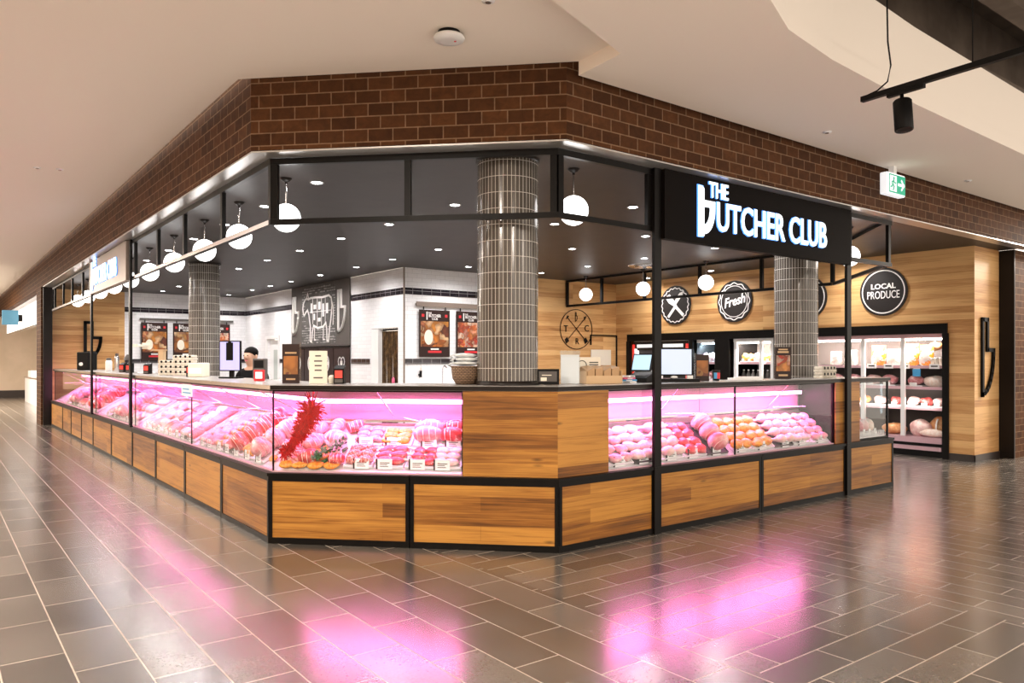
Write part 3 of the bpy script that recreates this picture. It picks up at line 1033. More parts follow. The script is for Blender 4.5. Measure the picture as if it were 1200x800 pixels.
# ------------------------------------------------------------------ tiled columns
def column(label, x, y, z0):
    t = thing('tiled_column', label, 'column', (x, y, z0), 0, 'round tiled columns')
    R = .255
    mb = MB()
    n = 48
    H = ZC - z0 - .002
    p = [(R * math.cos(2 * PI * i / n), R * math.sin(2 * PI * i / n), zz) for zz in (0, H) for i in range(n)]
    mb.poly(p, [(i, (i + 1) % n, n + (i + 1) % n, n + i) for i in range(n)], smooth=True)
    mb.poly(p, [tuple(range(n, 2 * n)), tuple(range(n - 1, -1, -1))])
    o = mb.build('shaft', M['finger_tile'], t)
    ul = o.data.uv_layers[0].data
    for f in o.data.polygons[:n]:
        i = f.index
        for li, (a, zz) in zip(f.loop_indices, ((i, 0), (i + 1, 0), (i + 1, H), (i, H))):
            ul[li].uv = (a / n * .0334 * 48, zz + z0)
    MB().lathe([(R + .012, 0), (R + .012, .03), (R + .002, .034)], n=32, cap=False).build('base_ring', M['bronze'], t)
    MB().lathe([(R + .002, H - .03), (R + .014, H - .026), (R + .014, H)], n=32, cap=False).build('collar', M['bronze'], t)


column('large round column of narrow dark tiles rising from the corner counter', 1.665, .64, ZW)
column('round grey tiled column behind the long left-hand counter', 1.60, 9.33, 0)
column('round grey tiled column behind the right end of the lit sign', 6.27, .87, 0)

# ------------------------------------------------------------------ lights in the shop ceiling
rows = [(.71, 'above the left-hand counter', [2.37, 3.78, 5.2, 6.6, 8.0, 9.5, 11.0, 12.5, 14.0]),
        (2.32, 'in from the left-hand counter', [2.46, 3.95, 5.34, 6.83, 8.24, 9.74, 11.13, 12.6, 13.98, 15.49]),
        (3.94, 'beside the white side wall', [1.38, 2.7, 4.0, 5.42, 6.86, 8.22, 9.83, 11.36, 12.61, 13.86, 15.65]),
        (5.52, 'past the convex white corner', [1.3, 2.66, 4.15, 5.5, 6.95]),
        (7.18, 'in front of the timber back wall', [2.8, 4.23, 5.59, 6.9]),
        (9.5, 'nearest the timber fridge wall', [2.05, 4.7, 6.3])]
proto = None
nlamp = 0
for rx, rl, ys in rows:
    for i, y in enumerate(ys):
        lab = 'recessed downlight, %s from the front in the row %s' % (ORD[i], rl)
        if proto is None:
            proto = thing('downlight', lab, 'downlight', (rx, y, ZC), 0, 'downlights in the dark shop ceiling')
            MB().lathe([(.048, -.002), (.064, -.008), (.066, -.001), (.066, 0)], n=20, cap=False).build('ring', M['ring'], proto)
            MB().lathe([(.047, -.004), (.047, -.001)], n=20).build('lens', M['lens'], proto)
        else:
            dup(proto, (rx, y, ZC), 0, lab)
        ld = bpy.data.lights.new('downlight_lamp', 'SPOT')
        ld.energy, ld.spot_size, ld.spot_blend, ld.shadow_soft_size = 85, math.radians(165), .9, .045
        ld.color = (1, .95, .92)
        lo_ = bpy.data.objects.new('downlight_lamp', ld)
        COL.objects.link(lo_)
        lo_.location = (rx, y, ZC - .012)
# globe pendants
gp = None
glist = [('hanging beside the front right corner of the corner transom', 2.30, .52)]
for i, y in enumerate((2.39, 3.74, 5.03, 6.46, 7.9, 9.3, 10.7, 12.1, 13.5, 14.9)):
    glist.append(('%s from the tinsel corner along the left-hand counter' % ORD[i], .42, y))
glist += [('farthest left of the three before the timber wall', 8.30, 6.85), ('middle one of the three before the timber wall', 8.30, 5.30),
          ('nearest the round script sign on the timber wall', 8.30, 3.86), ('peeping out past the right end of the lit sign', 7.05, .62)]
for d_, x, y in glist:
    lab = 'glowing white globe pendant, ' + d_
    if gp is None:
        gp = thing('globe_pendant', lab, 'pendant lamp', (x, y, ZC), 0, 'glowing globe pendants')
        MB().lathe([(.002, 0), (.055, 0), (.055, -.006), (.03, -.03), (.012, -.034), (.012, -.05)][::-1], n=20, cap=False).build('canopy', M['bronze'], gp)
        MB().tube([(0, 0, -.03), (0, 0, -.235)], .007, 8).build('rod', M['stain'], gp)
        MB().ball((0, 0, -.365), (.13, .13, .13), 24, 14).build('globe', M['globe'], gp)
    else:
        dup(gp, (x, y, ZC), 0, lab)
# round air diffuser, spot head
t = thing('air_diffuser', 'round grey air diffuser in the dark ceiling above the monitor', 'air vent', (7.9, 4.9, ZC))
MB().lathe([(.0, -.012), (.12, -.03), (.13, -.02)], n=24, cap=False).build('cone', M['stain'], t)
MB().lathe([(.17, -.018), (.24, -.03), (.29, -.006), (.29, 0)], n=28, cap=False).build('ring', M['stain'], t)

# ------------------------------------------------------------------ round signs on the timber fridge wall (facing -X)
def circle(r, n=48, amp=0.0, k=12, cx=0, cz=0):
    return [(cx + (r + amp * math.cos(k * 2 * PI * i / n)) * math.cos(2 * PI * i / n), cz + (r + amp * math.cos(k * 2 * PI * i / n)) * math.sin(2 * PI * i / n)) for i in range(n)]


def wallsign(label, px, pz, r):
    t = thing('round_sign', label, 'sign', (XW - .026, px, pz), -PI / 2, 'round charcoal signs on the timber wall')
    MB().plate(circle(r, 48), 0, .024).build('disc', M['board'], t)
    return t


t = wallsign('round charcoal sign with crossed white knife and cleaver on timber wall', 5.98, 2.62, .40)
MB().band(circle(.355, 120, .012, 20), circle(.335, 120, .012, 20), -.004, -.0005).build('scallop_ring', M['chalk'], t)
k = MB()
k.plate([(-.20, -.22), (-.16, -.26), (.06, -.02), (.02, .03)], -.005, -.0005)
k.plate([(.02, .0), (.20, .20), (.21, .27), (.12, .24), (-.03, .06)], -.0058, -.0005)
k.plate([(.20, -.24), (.24, -.19), (.02, .01), (-.03, -.03)], -.0064, -.0005)
k.plate([(-.03, -.02), (.03, .03), (-.14, .23), (-.26, .18), (-.16, .05)], -.0070, -.0005)
k.build('crossed_blades', M['chalk'], t)
t = wallsign('round charcoal sign with white script lettering Fresh on timber wall', 4.53, 2.61, .395)
MB().band(circle(.35, 144, .013, 12), circle(.33, 144, .013, 12), -.004, -.0005).band(circle(.30, 48), circle(.288, 48), -.004, -.0005).build('scallop_ring', M['chalk'], t)
MB().text('Fresh', .25, 0, 0, -.005, -.0005, 'CENTER', .022, .88, .35, rot=.20).build('lettering', M['chalk'], t)
t = wallsign('round charcoal sign reading LOCAL PRODUCE on timber wall', 1.67, 2.59, .385)
MB().band(circle(.35, 64), circle(.332, 64), -.004, -.0005).build('ring', M['chalk'], t)
MB().text('LOCAL', .115, 0, .085, -.005, -.0005, 'CENTER', .03, 1.1).text('PRODUCE', .175, 0, -.055, -.005, -.0005, 'CENTER', .004, .66).build('lettering', M['chalk'], t)
t = wallsign('round charcoal sign mostly hidden behind the right-hand tiled column', 3.02, 2.58, .38)
MB().band(circle(.345, 64), circle(.327, 64), -.004, -.0005).build('ring', M['chalk'], t)
# blade-shaped letter b logos
t = thing('blade_logo', 'black outlined letter b logo on the timber pillar right of the fridge', 'logo', (10.20, .324, .95), 0)
mb = MB()
blogo(mb, .03, .02, 1.13, .06, -.03, 0, sx=1.15)
mb.build('outline', M['black'], t)
t = thing('blade_logo', 'black outlined letter b logo on the timber wall behind the far left counter', 'logo', (.78, 16.41, 1.48), 0)
mb = MB()
blogo(mb, .0, .0, .92, .07, -.03, 0, sx=1.2)
mb.build('outline', M['black'], t)
# crossed-arrow emblem on the back timber wall
t = thing('arrow_emblem', 'thin black oval emblem of crossed arrows and letters on back timber wall', 'emblem', (8.80, 7.69, 2.15), 0)
MB().band([(x * 1.08, z) for x, z in circle(.43, 56)], [(x * 1.08, z) for x, z in circle(.415, 56)], -.006, 0).build('ring', M['black'], t)
a = MB()
for sx in (1, -1):
    a.stroke([(-.27 * sx, -.24), (.27 * sx, .26)], .014, -.006, 0)
    a.plate([(.27 * sx - .03, .20), (.27 * sx + .02, .29), (.27 * sx - .06 * sx, .27)][::1 if sx > 0 else -1], -.007, 0)
    a.plate([(-.27 * sx - .06, -.22), (-.27 * sx - .02, -.31), (-.27 * sx + .06, -.25), (-.27 * sx, -.17)], -.007, 0)
a.build('crossed_arrows', M['black'], t)
bl_ = MB()
bl_.text('T', .20, -.30, .0, -.006, 0).text('C', .20, .30, .02, -.006, 0).text('R', .18, .02, -.26, -.006, 0)
blogo(bl_, -.03, .17, .19, .012, -.006, 0)
bl_.build('lettering', M['black'], t)
t = thing('wall_frame', 'thin black rectangular frame on the timber wall beside the arrow emblem', 'frame', (9.2, 7.69, 1.1), 0)
MB().box(0, .80, -.03, 0, .92, .945).box(.78, .80, -.03, 0, 0, .92).box(0, .02, -.03, 0, .72, .92).build('frame', M['black'], t)
MB().box(.02, .62, -.012, 0, .28, .62).build('notice', M['cream'], t)

# ------------------------------------------------------------------ posters
def poster(label, loc, rotz, w, h, food, body=None, group=None, name='hanging_poster'):
    t = thing(name, label, 'poster', loc, rotz, group)
    MB().box(-w / 2, w / 2, -.012, 0, 0, h).build('board', M['brownboard'], t)
    MB().box(-w / 2 + .03, w / 2 - .03, -.014, -.0125, h * .22, h * .76).build('photo_print', FOODS[food], t)
    if food != 1:
        MB().plate([(x - w * .2, z * 1.5 + h * .42) for x, z in circle(w * .14, 28)], -.0155, -.0145).build('dish_print', M['cream'], t)
    l = MB()
    l.text('THE', h * .055, -w * .16, h * .93, -.015, -.0125, 'CENTER', .02, .85)
    l.text('BUTCHER', h * .085, w * .0, h * .875, -.015, -.0125, 'CENTER', .02, .8)
    l.text('CLUB', h * .07, w * .0, h * .81, -.015, -.0125, 'CENTER', .02, .85)
    l.plate([(-w * .27, h * .79), (-w * .235, h * .79), (-w * .235, h * .96), (-w * .27, h * .96)], -.015, -.0125)
    l.box(-w * .13, w * .13, -.015, -.0125, h * .155, h * .185).build('lettering', M['chalk'], t)
    MB().box(-w * .22, w * .22, -.015, -.0125, h * .09, h * .135).box(-w * .42, -w * .34, -.015, -.0125, h * .85, h * .91).box(w * .34, w * .42, -.015, -.0125, h * .85, h * .91).build(
        'red_print', M['red'], t)
    for sx in (-.36, .36):
        MB().box(w * sx - .012, w * sx + .012, -.012, -.004, h + .001, h + .055).build('hanger', M['steel'], t)
    return t


t = thing('poster_rail', 'grey steel rail holding posters on the white back wall near the column', 'rail', (4.86, 7.67, 2.475))
MB().box(0, 2.2, -.012, 0, 0, .09).build('bar', M['header'], t)
MB().box(.0, .03, .0005, .028, .02, .06).box(2.1, 2.13, .0005, .028, .02, .06).build('bracket', M['header'], t)
poster('brown hanging poster with a sliced roast photo right of the convex white corner', (5.25, 7.672, 1.55), 0, .66, .87, 0, group='hanging posters')
poster('brown hanging poster with a red skewer photo half hidden by the large column', (6.06, 7.672, 1.55), 0, .66, .87, 1, group='hanging posters')
t = thing('poster_rail', 'dark rail holding three posters on the far left white wall', 'rail', (1.98, 16.37, 2.50))
MB().box(0, 2.3, -.012, 0, 0, .045).build('bar', M['panelgrey'], t)
MB().box(.0, .03, .0005, .028, .0, .04).box(2.1, 2.13, .0005, .028, .0, .04).build('bracket', M['panelgrey'], t)
for i, (x, fd, lb) in enumerate(((2.32, 0, 'leftmost of the three posters on the far left white wall'), (3.07, 2, 'middle of the three posters on the far left white wall, beside the column'),
                                 (3.88, 1, 'rightmost of the three posters on the far left white wall, just past the column'))):
    poster(lb, (x, 16.372, 1.48), 0, .62, .96, fd, group='hanging posters')

# ------------------------------------------------------------------ slate mural with the beef-cut drawing (wall x=4.63, facing -X)
Y0 = 13.04
t = thing('cow_mural', 'dark mural board with white beef-cut diagram on the white side wall', 'mural', (4.60, Y0, 1.80), -PI / 2)
MB().box(0, 3.15, 0, .012, 0, ZC - 1.802).build('board', M['panelgrey'], t)
MB().box(.62, 2.50, -.004, -.0005, .04, 1.36).build('slate', M['cow'], t)
cow = [(.74, .98), (.70, .86), (.74, .74), (.80, .70), (.86, .76), (.98, .82), (1.06, .70), (1.10, .56), (1.14, .44), (1.13, .12), (1.21, .10), (1.26, .34), (1.32, .46), (1.55, .40),
       (1.84, .42), (1.98, .50), (2.03, .36), (2.04, .12), (2.12, .10), (2.17, .36), (2.24, .56), (2.30, .86), (2.26, 1.02), (2.14, 1.08), (1.80, 1.06), (1.40, 1.08), (1.16, 1.08),
       (1.02, 1.06), (.92, 1.08), (.84, 1.06)]
c = MB().stroke(cow, .045, -.009, -.0045, closed=True)
c.stroke([(.92, 1.08), (.98, 1.20), (1.04, 1.07)], .03, -.009, -.0045).stroke([(1.38, .44), (1.36, .14), (1.44, .14)], .03, -.009, -.0045)
c.stroke([(1.86, .44), (1.84, .14), (1.92, .14)], .03, -.009, -.0045).stroke([(2.29, .95), (2.37, .8), (2.35, .45)], .025, -.009, -.0045)
for (x0, x1, z0, z1) in ((1.16, 1.24, .74, .96), (1.32, 1.46, .82, .92), (1.58, 1.70, .80, .97), (1.32, 1.40, .58, .72), (1.80, 1.88, .64, .92), (2.0, 2.1, .70, .92), (1.56, 1.70, .54, .62)):
    c.box(x0, x1, -.009, -.0045, z0, z1)
for pts in ([(1.28, .50), (1.27, 1.06)], [(1.52, .44), (1.52, 1.06)], [(1.75, .44), (1.75, 1.06)], [(1.95, .5), (1.95, 1.06)], [(1.1, .76), (2.28, .76)]):
    c.stroke(pts, .014, -.009, -.0045)
c.build('beef_drawing', M['chalk'], t)
sc_ = MB()
rnd = random.Random(3)
for rr in range(23):
    zz = .07 + rr * .055
    x = .66
    while x < 2.44:
        wd = rnd.uniform(.04, .16)
        inside = .84 < x + wd / 2 < 2.36 and .40 < zz < 1.14
        if not inside and rnd.random() < .75:
            sc_.box(x, min(x + wd, 2.46), -.008, -.0045, zz, zz + rnd.uniform(.010, .032))
        x += wd + .03
sc_.build('chalk_print', M['scribble'], t)
for x0, nm in ((.06, 1), (2.55, 2)):
    mb = MB()
    blogo(mb, x0 + .08, .28, .86, .05, -.03, -.001, sx=1.25)
    mb.build('blade_logo', M['chalk'], t)
t = thing('badge_boards', 'row of four dark panels with white badges below the cow mural', 'panel', (4.60, Y0, .9), -PI / 2)
MB().box(0, 3.15, -.02, .012, .86, .895).build('top_ledge', M['steel'], t)
for i in range(4):
    p_ = MB().box(i * .79 + .01, i * .79 + .77, -.004, .012, 0, .855).build('panel', M['brownboard'], t)
    b_ = MB()
    cx, cz = i * .79 + .39, .52
    if i == 3:
        pts = [(cx + .15 * math.sin(u) ** 3, cz + .011 * (13 * math.cos(u) - 5 * math.cos(2 * u) - 2 * math.cos(3 * u) - math.cos(4 * u))) for u in [2 * PI * q / 32 for q in range(32)]]
        b_.stroke(pts, .025, -.009, -.0045, closed=True)
        b_.box(cx - .05, cx + .05, -.009, -.0045, cz - .03, cz + .06)
    else:
        b_.band([(x, z) for x, z in circle(.19, 40, 0, 1, cx, cz)], circle(.165, 40, 0, 1, cx, cz), -.009, -.0045)
        b_.band(circle(.14, 40, 0, 1, cx, cz), circle(.13, 40, 0, 1, cx, cz), -.009, -.0045)
        b_.box(cx - .12, cx + .12, -.009, -.0045, cz - .04, cz + .04)
    b_.build('badge', M['chalk'], p_)
# strip curtain in the opening of the side wall
t = thing('strip_curtain', 'brown and gold strip curtain hanging in the opening of the white side wall', 'curtain', (4.70, 8.68, .05), -PI / 2)
MB().box(-.02, .74, .015, .03, 2.0, 2.04).build('track', M['steel'], t)
for i in range(12):
    x = i * .061
    ph = rnd.uniform(-.012, .012)
    MB().poly([(x, ph, 0), (x + .03, -.012 + ph, 0), (x + .059, ph, 0), (x, 0, 1.99), (x + .03, -.012, 1.99), (x + .059, 0, 1.99), (x, .004 + ph, 0), (x + .03, -.008 + ph, 0), (x + .059, .004 + ph, 0),
               (x, .004, 1.99), (x + .03, -.008, 1.99), (x + .059, .004, 1.99)],
              [(0, 1, 4, 3), (1, 2, 5, 4), (7, 6, 9, 10), (8, 7, 10, 11), (6, 0, 3, 9), (2, 8, 11, 5)]).build('strip', M['gold'], t)
MB().ball((.52, -.04, 1.05), (.05, .02, .08), 10, 8).build('pink_tag', M['pinkc'], t)
struct(MB().box(4.62, 4.80, 8.69, 8.97, 0, 2.09).build('trim_20', M['door']))
# sink bench with a knife above it, behind the corner counter
t = thing('wash_bench', 'low white bench against the white back wall left of the column', 'bench', (5.0, 7.15, 0))
MB().box(0, 2.2, 0, .52, 1.0, 1.06).build('bench_top', M['shopwhite'], t)
MB().box(.05, 2.15, .03, .52, .12, .999).build('cabinet', M['shopwhite'], t)
for x in (.06, 2.08):
    MB().box(x, x + .06, .04, .1, 0, .119).build('leg', M['stain'], t)
MB().tube([(.35, .4, 1.06), (.35, .4, 1.34), (.35, .33, 1.39), (.35, .25, 1.35)], .014, 8).build('tap', M['stain'], t)
t = thing('wall_knife', 'dark knife hanging on the white back wall below the black tile band', 'knife', (4.95, 7.665, 1.18))
MB().plate([(-.02, 0), (.02, 0), (.025, .12), (-.012, .12)], -.012, .012).build('handle', M['black'], t)
MB().plate([(-.012, .121), (.025, .121), (.006, .24)], -.003, .003).build('blade', M['stain'], t)
MB().box(-.03, .03, .013, .03, .03, .06).build('magnet', M['steel'], t)

# ------------------------------------------------------------------ fridges in the right wall recess (facing -X; local x runs to the right in the photo = -Y)
def fridge(label, ya, yb, shelves, posts, deck_z, tube='wtube', top='pinkrail', x0=10.05, energy=58, color=(1, .84, .74)):
    w = ya - yb
    t = thing('display_fridge', label, 'fridge', (x0, ya, 0), -PI / 2, 'display fridges in the timber wall')
    d = .78
    MB().box(0, w, d - .03, d, 0, 1.92).build('back_panel', M['panelgrey'], t)
    for x in (0, w - .025):
        MB().box(x, x + .025, 0, d - .031, 0, 1.92).build('side_panel', M['black'], t)
    MB().box(.026, w - .026, .02, d - .031, 0, deck_z - .09).build('base', M['black'], t)
    MB().box(.026, w - .026, -.02, .02, deck_z - .20, deck_z - .14).build('bumper', M['pinkrail'], t)
    MB().box(.026, w - .026, -.005, d - .031, deck_z - .089, deck_z).build('deck', M[top], t)
    MB().box(.026, w - .026, -.005, d - .031, 1.84, 1.90).build('canopy', M[top], t)
    for s in shelves:
        sh = MB().box(.026, w - .026, .10, d - .031, s - .03, s).build('shelf', M['deck'], t)
        MB().box(.026, w - .026, .088, .099, s - .035, s + .01).build('ticket_rail', M['pinkrail'], sh)
    for x in posts:
        MB().box(x - .03, x + .03, .0, .05, deck_z + .001, 1.839).build('post', M['white'], t)
    MB().tube([(.05, .12, 1.82), (w - .05, .12, 1.82)], .014, 8).build('light_tube', M[tube], t)
    for zz, e_, yy in ((1.80, energy, .15), (deck_z + .55, energy * .18, .03)):  # upper one goes with the tube, lower one is added fill on the goods
        ld = bpy.data.lights.new('fridge_lamp_and_fill', 'AREA')
        ld.shape, ld.size, ld.size_y, ld.energy, ld.color = 'RECTANGLE', w * .9, .1, e_, color
        q = bpy.data.objects.new('fridge_lamp_and_fill', ld)
        COL.objects.link(q)
        q.parent = t
        q.location = (w / 2, yy, zz)
        q.rotation_euler = (math.radians(25), 0, 0)
        if yy < .1:
            q.rotation_euler = (math.radians(80), 0, 0)
    return t


fridge('wide open display fridge of packed meat right of the tiled column', 3.62, .78, (1.40, 1.07, .75), (3.62 - 2.05, 3.62 - 1.40), .30)
fridge('white-framed fridge of bottles and orange packs left of the right-hand column', 4.62, 3.70, (1.45, 1.10, .75), (.06, .62, .86), .40, color=(1, .9, .8), top='white')
t_ = fridge('narrow cool blue-lit glass fridge right of the large monitor', 5.50, 5.02, (1.45, 1.10, .75), (), .40, tube='btube', top='white', energy=45, color=(.6, .85, 1))
t_ = fridge('fridge with glowing red header behind the large monitor', 7.22, 5.66, (1.45, 1.10, .75), (.09, .78, 1.48), .40, tube='wtube', top='white', energy=25)
MB().box(.03, 1.53, -.012, -.006, 1.70, 1.89).build('header_sign', M['board'], t_)
MB().box(.12, .62, -.016, -.0125, 1.76, 1.83).box(.86, 1.40, -.016, -.0125, 1.76, 1.83).build('header_lettering', M['ewhite'], t_)
MB().box(.0, .06, -.03, -.013, .5, 1.83).box(1.48, 1.54, -.03, -.013, .5, 1.83).build('red_strip', M['screenr'], t_)
MB().box(.061, .13, -.03, -.013, .5, 1.74).build('light_strip', M['ewhite'], t_)

# goods on the fridge shelves
def lumpy(seed, amp=.12, k=3.0):
    r_ = random.Random(seed)
    ph = [(Vector((r_.uniform(-1, 1), r_.uniform(-1, 1), r_.uniform(-1, 1))) * k, r_.uniform(0, 6)) for _ in range(5)]
    return lambda d: 1 + amp * sum(math.sin(d.dot(a) * 1.6 + b) for a, b in ph) / 2.2


def pouch_mesh(w, h, d, mats):
    mb = MB()
    prof = [(0, .5, .55), (.08, 1, .95), (.35, 1, 1), (.7, .97, .75), (.9, .98, .25), (1, 1.02, .06)]
    p = []
    n = 12
    for zf, wf, df in prof:
        for i in range(n):
            a = 2 * PI * i / n
            c_, s_ = math.cos(a), math.sin(a)
            p.append((w / 2 * wf * math.copysign(abs(c_) ** .6, c_), d / 2 * df * math.copysign(abs(s_) ** .8, s_), h * zf))
    fs = [(k * n + i, k * n + (i + 1) % n, (k + 1) * n + (i + 1) % n, (k + 1) * n + i) for k in range(len(prof) - 1) for i in range(n)]
    mb.poly(p, fs, smooth=True)
    mb.poly(p, [tuple(range(n - 1, -1, -1)), tuple(range((len(prof) - 1) * n, len(prof) * n))])
    return mb


def shelf_place(kind, y, z, dx=0.0):
    return Vector((10.05 + .20 + dx, y, z + .002))


def pouch(label, y, z, w, h, mat, group, dx=0.0, tilt=0):
    t = thing('snack_pouch', label, 'pouch', shelf_place(0, y, z, dx), -PI / 2 + tilt, group)
    pouch_mesh(w, h, .11, None).build('bag', M[mat], t)
    MB().box(-w * .28, w * .28, -.062, -.0565, h * .42, h * .66).build('label_patch', M['paper'], t)
    return t


G1 = 'standing pouches on the top shelf of the open fridge'
pl_ = [(2.62, .20, .24, 'pouchw', 'farthest left clear pouch on the top shelf of the open fridge'), (2.36, .22, .26, 'pouchw', 'clear pouch just left of the first white fridge post'),
       (1.88, .24, .33, 'pouch', 'orange and white pouch right of the first white fridge post'), (1.63, .22, .27, 'pouchw', 'pale grey pouch between two orange pouches in the open fridge'),
       (1.36, .26, .35, 'pouch', 'tall orange and white pouch left of the second white fridge post'), (1.12, .22, .33, 'pouch', 'orange pouch right of the second white fridge post')]
for y, w, h, m_, lab in pl_:
    pouch(lab, y, 1.40, w, h, m_, G1)
tubp = None
for i in range(8):
    lab = 'cream tub, %s from the left in the row on the top fridge shelf' % ORD[i]
    loc = shelf_place(0, 1.325 - .0 - i * .062 - .22, 1.40, -.03)
    loc.y = 1.02 - i * .032 * 2 + .0
    if loc.y < .84:
        break
    if tubp is None:
        tubp = thing('cream_tub', lab, 'tub', loc, 0, 'cream tubs on the top fridge shelf')
        MB().lathe([(.024, 0), (.028, .11), (.028, .112)], n=14).build('tub', M['tub'], tubp)
        MB().lathe([(.030, .113), (.030, .13)], n=14).build('lid', M['white'], tubp)
    else:
        dup(tubp, loc, 0, lab)
# tray packs: pink meat under film
tp = None


def tray_pack(label, loc, w, d, h, meat, group, rot=0.0):
    t = thing('meat_pack', label, 'meat pack', loc, -PI / 2 + rot, group)
    w, h = w * 1.08, h * 1.35
    MB().prism([(-w / 2, -d / 2), (w / 2, -d / 2), (w / 2, d / 2), (-w / 2, d / 2)], 0, .025).build('tray', M['traywhite'], t)
    r_ = random.Random(hash((round(loc[1], 3), round(loc[2], 3))) % 9999)
    mb = MB()
    mb.ball((0, 0, .028 + h * .48), (w * .46, d * .44, h * .48), 16, 8, fn=lumpy(r_.random(), .14, 3.5))
    mb.build('meat', M[meat], t)
    MB().box(-w * .2, w * .2, -d / 2 - .004, -d / 2 - .0005, -.005 + .006, .07).build('price_label', M['paper'], t)
    return t


def row(group, z, ys, w, d, h, meats, fmt, dx=0.0):
    for i, y in enumerate(ys):
        tray_pack(fmt % ORD[i], shelf_place(0, y, z, dx), w, d, h, meats[i % len(meats)], group)


row('packs on the second shelf of the open fridge', 1.07, [3.3, 2.95, 2.6, 2.3, 1.98, 1.70, 1.28], .26, .2, .12, ['pork', 'chicken', 'pork'], 'pale packed meat, %s from the left on the second shelf of open fridge')
row('packs on the third shelf of the open fridge', .75, [3.4, 3.14, 2.88, 2.62, 2.36, 2.10, 1.84, 1.58, 1.32, 1.11, .92], .19, .2, .10, ['orangepack', 'orangepack', 'pork', 'orangepack', 'beef', 'orangepack', 'chicken', 'beef', 'chicken', 'beef', 'chicken'],
    'packed meat, %s from the left on the third shelf of open fridge')
for i, (y, mm) in enumerate(((3.3, 'orangepack'), (2.9, 'beef'), (2.5, 'orangepack'), (2.15, 'beef'))):
    t = tray_pack('packed meat lying on the fridge deck, %s from the left' % ORD[i], shelf_place(0, y, .30, .0), .3, .24, .16, mm, 'packs on the open fridge deck')


def joint(name, label, cat, loc, size, meat, group=None, rotz=0.0, bone=None):
    t = thing(name, label, cat, loc, rotz, group)
    MB().ball((0, 0, size[2] * .97), size, 18, 12, fn=lumpy(loc[1] * 10, .10, 2.4)).build('meat', M[meat], t)
    if bone:
        MB().tube([(size[0] * .85, 0, size[2] * .9), (size[0] * 1.25, 0, size[2] * .85)], [.02, .026], 8).build('bone', M['bone'], t)
    MB().band(circle(size[2] * 1.03, 20), circle(size[2] * .99, 20), -.012, .012).build('wrap_band', M['chalk'], t).location.z = size[2] * .97
    return t


G2 = 'wrapped hams on the fridge deck'
joint('wrapped_ham', 'round pale wrapped ham beside the second white post on fridge deck', 'ham', (10.28, 1.22, .302), (.14, .17, .13), 'chicken', G2)
joint('wrapped_ham', 'orange-netted ham leaning in the middle of the fridge deck', 'ham', (10.40, .98, .302), (.13, .15, .15), 'ham', G2)
joint('wrapped_ham', 'long pale smoked leg lying at the right of the fridge deck', 'ham', (10.17, .98, .302), (.07, .19, .06), 'fat', G2)
joint('wrapped_ham', 'golden ham left of the second white post on fridge deck', 'ham', (10.30, 1.66, .302), (.13, .20, .09), 'ham', G2)
joint('wrapped_roast', 'large white wrapped roast at the right of the second fridge shelf', 'roast', (10.28, 1.0, 1.072), (.12, .17, .09), 'fat')
t = thing('smoked_hock', 'orange smoked hock hanging at the top right of the open fridge', 'ham', (10.32, 1.02, 1.71))
MB().ball((0, 0, 0), (.06, .12, .06), 14, 10, fn=lumpy(4, .15)).build('meat', M['ham'], t)
MB().tube([(0, 0, .055), (0, .01, .10), (0, .0, .128)], .005, 6).build('string', M['chalk'], t)
t = thing('blue_tag', 'small bright blue tag hanging below the top shelf of the open fridge', 'tag', (10.13, 1.22, 1.24))
MB().box(0, .012, -.06, .06, 0, .115).build('card', M['blue'], t)
MB().box(.003, .009, -.05, .05, .1155, .124).build('clip', M['white'], t)
tk = None
for i, y in enumerate((1.94, 1.66, 1.40, .95)):
    lab = 'white price ticket, %s from the left on the top shelf edge' % ORD[i]
    if tk is None:
        tk = thing('price_ticket', lab, 'price ticket', (10.128, y, 1.36), -PI / 2, 'price tickets on the top fridge shelf')
        MB().box(-.075, .075, -.004, .003, 0, .075).build('card', M['paper'], tk)
        MB().box(-.05, .05, -.006, -.0045, .03, .05).build('print', M['board'], tk)
    else:
        dup(tk, (10.128, y, 1.36), -PI / 2, lab)
# left fridges: bottles and packs
bt = None
for zi, z in enumerate((1.10, 1.45)):
    for i in range(8):
        lab = 'small bottle, %s from the left on the %s shelf of the white-framed fridge' % (ORD[i], ('second', 'top')[zi])
        y = 4.50 - i * .105
        if zi == 0:
            if bt is None:
                bt = thing('sauce_bottle', lab, 'bottle', (10.24, y, z + .002), 0, 'bottles in the white-framed fridge')
                MB().lathe([(.035, 0), (.038, .01), (.038, .12), (.015, .17), (.015, .19)], n=14).build('bottle', M['panelgrey'], bt)
                MB().lathe([(.017, .191), (.017, .21)], n=12).build('cap', M['white'], bt)
            else:
                dup(bt, (10.24, y, z + .002), 0, lab)
        elif i < 6:
            tray_pack('orange pack, %s from the left on the top shelf of the white-framed fridge' % ORD[i], Vector((10.26, 4.48 - i * .135, z + .002)), .12, .16, .11,
                      ('orangepack', 'orangepack', 'chicken')[i % 3], 'orange packs in the white-framed fridge')
for zi, z in enumerate((.75, 1.10, 1.45)):
    for i in range(3):
        tray_pack('packed meat, %s from the left on the %s shelf of the blue-lit fridge' % (ORD[i], ('third', 'second', 'top')[zi]), Vector((10.26, 5.40 - i * .145, z + .002)), .125, .18, .12,
                  ('chicken', 'fat', 'pork')[(i + zi) % 3], 'packs in the blue-lit fridge')
# goods in the small end case
for i in range(5):
    t = tray_pack('packed meat in the small end case, %s from the left' % ORD[i], Vector((6.32 + i * .125, .25, HB + .034)), .11, .16, .11, ('chicken', 'fat', 'pork')[i % 3], 'packs in the small end case')
    t.rotation_euler = (0, 0, 0)

# ------------------------------------------------------------------ meat on the decks
def xf(mb):
    return mb


def mesh_of(fn, mats, name):
    mb = MB()
    fn(mb)
    return mb.mesh(name, mats)


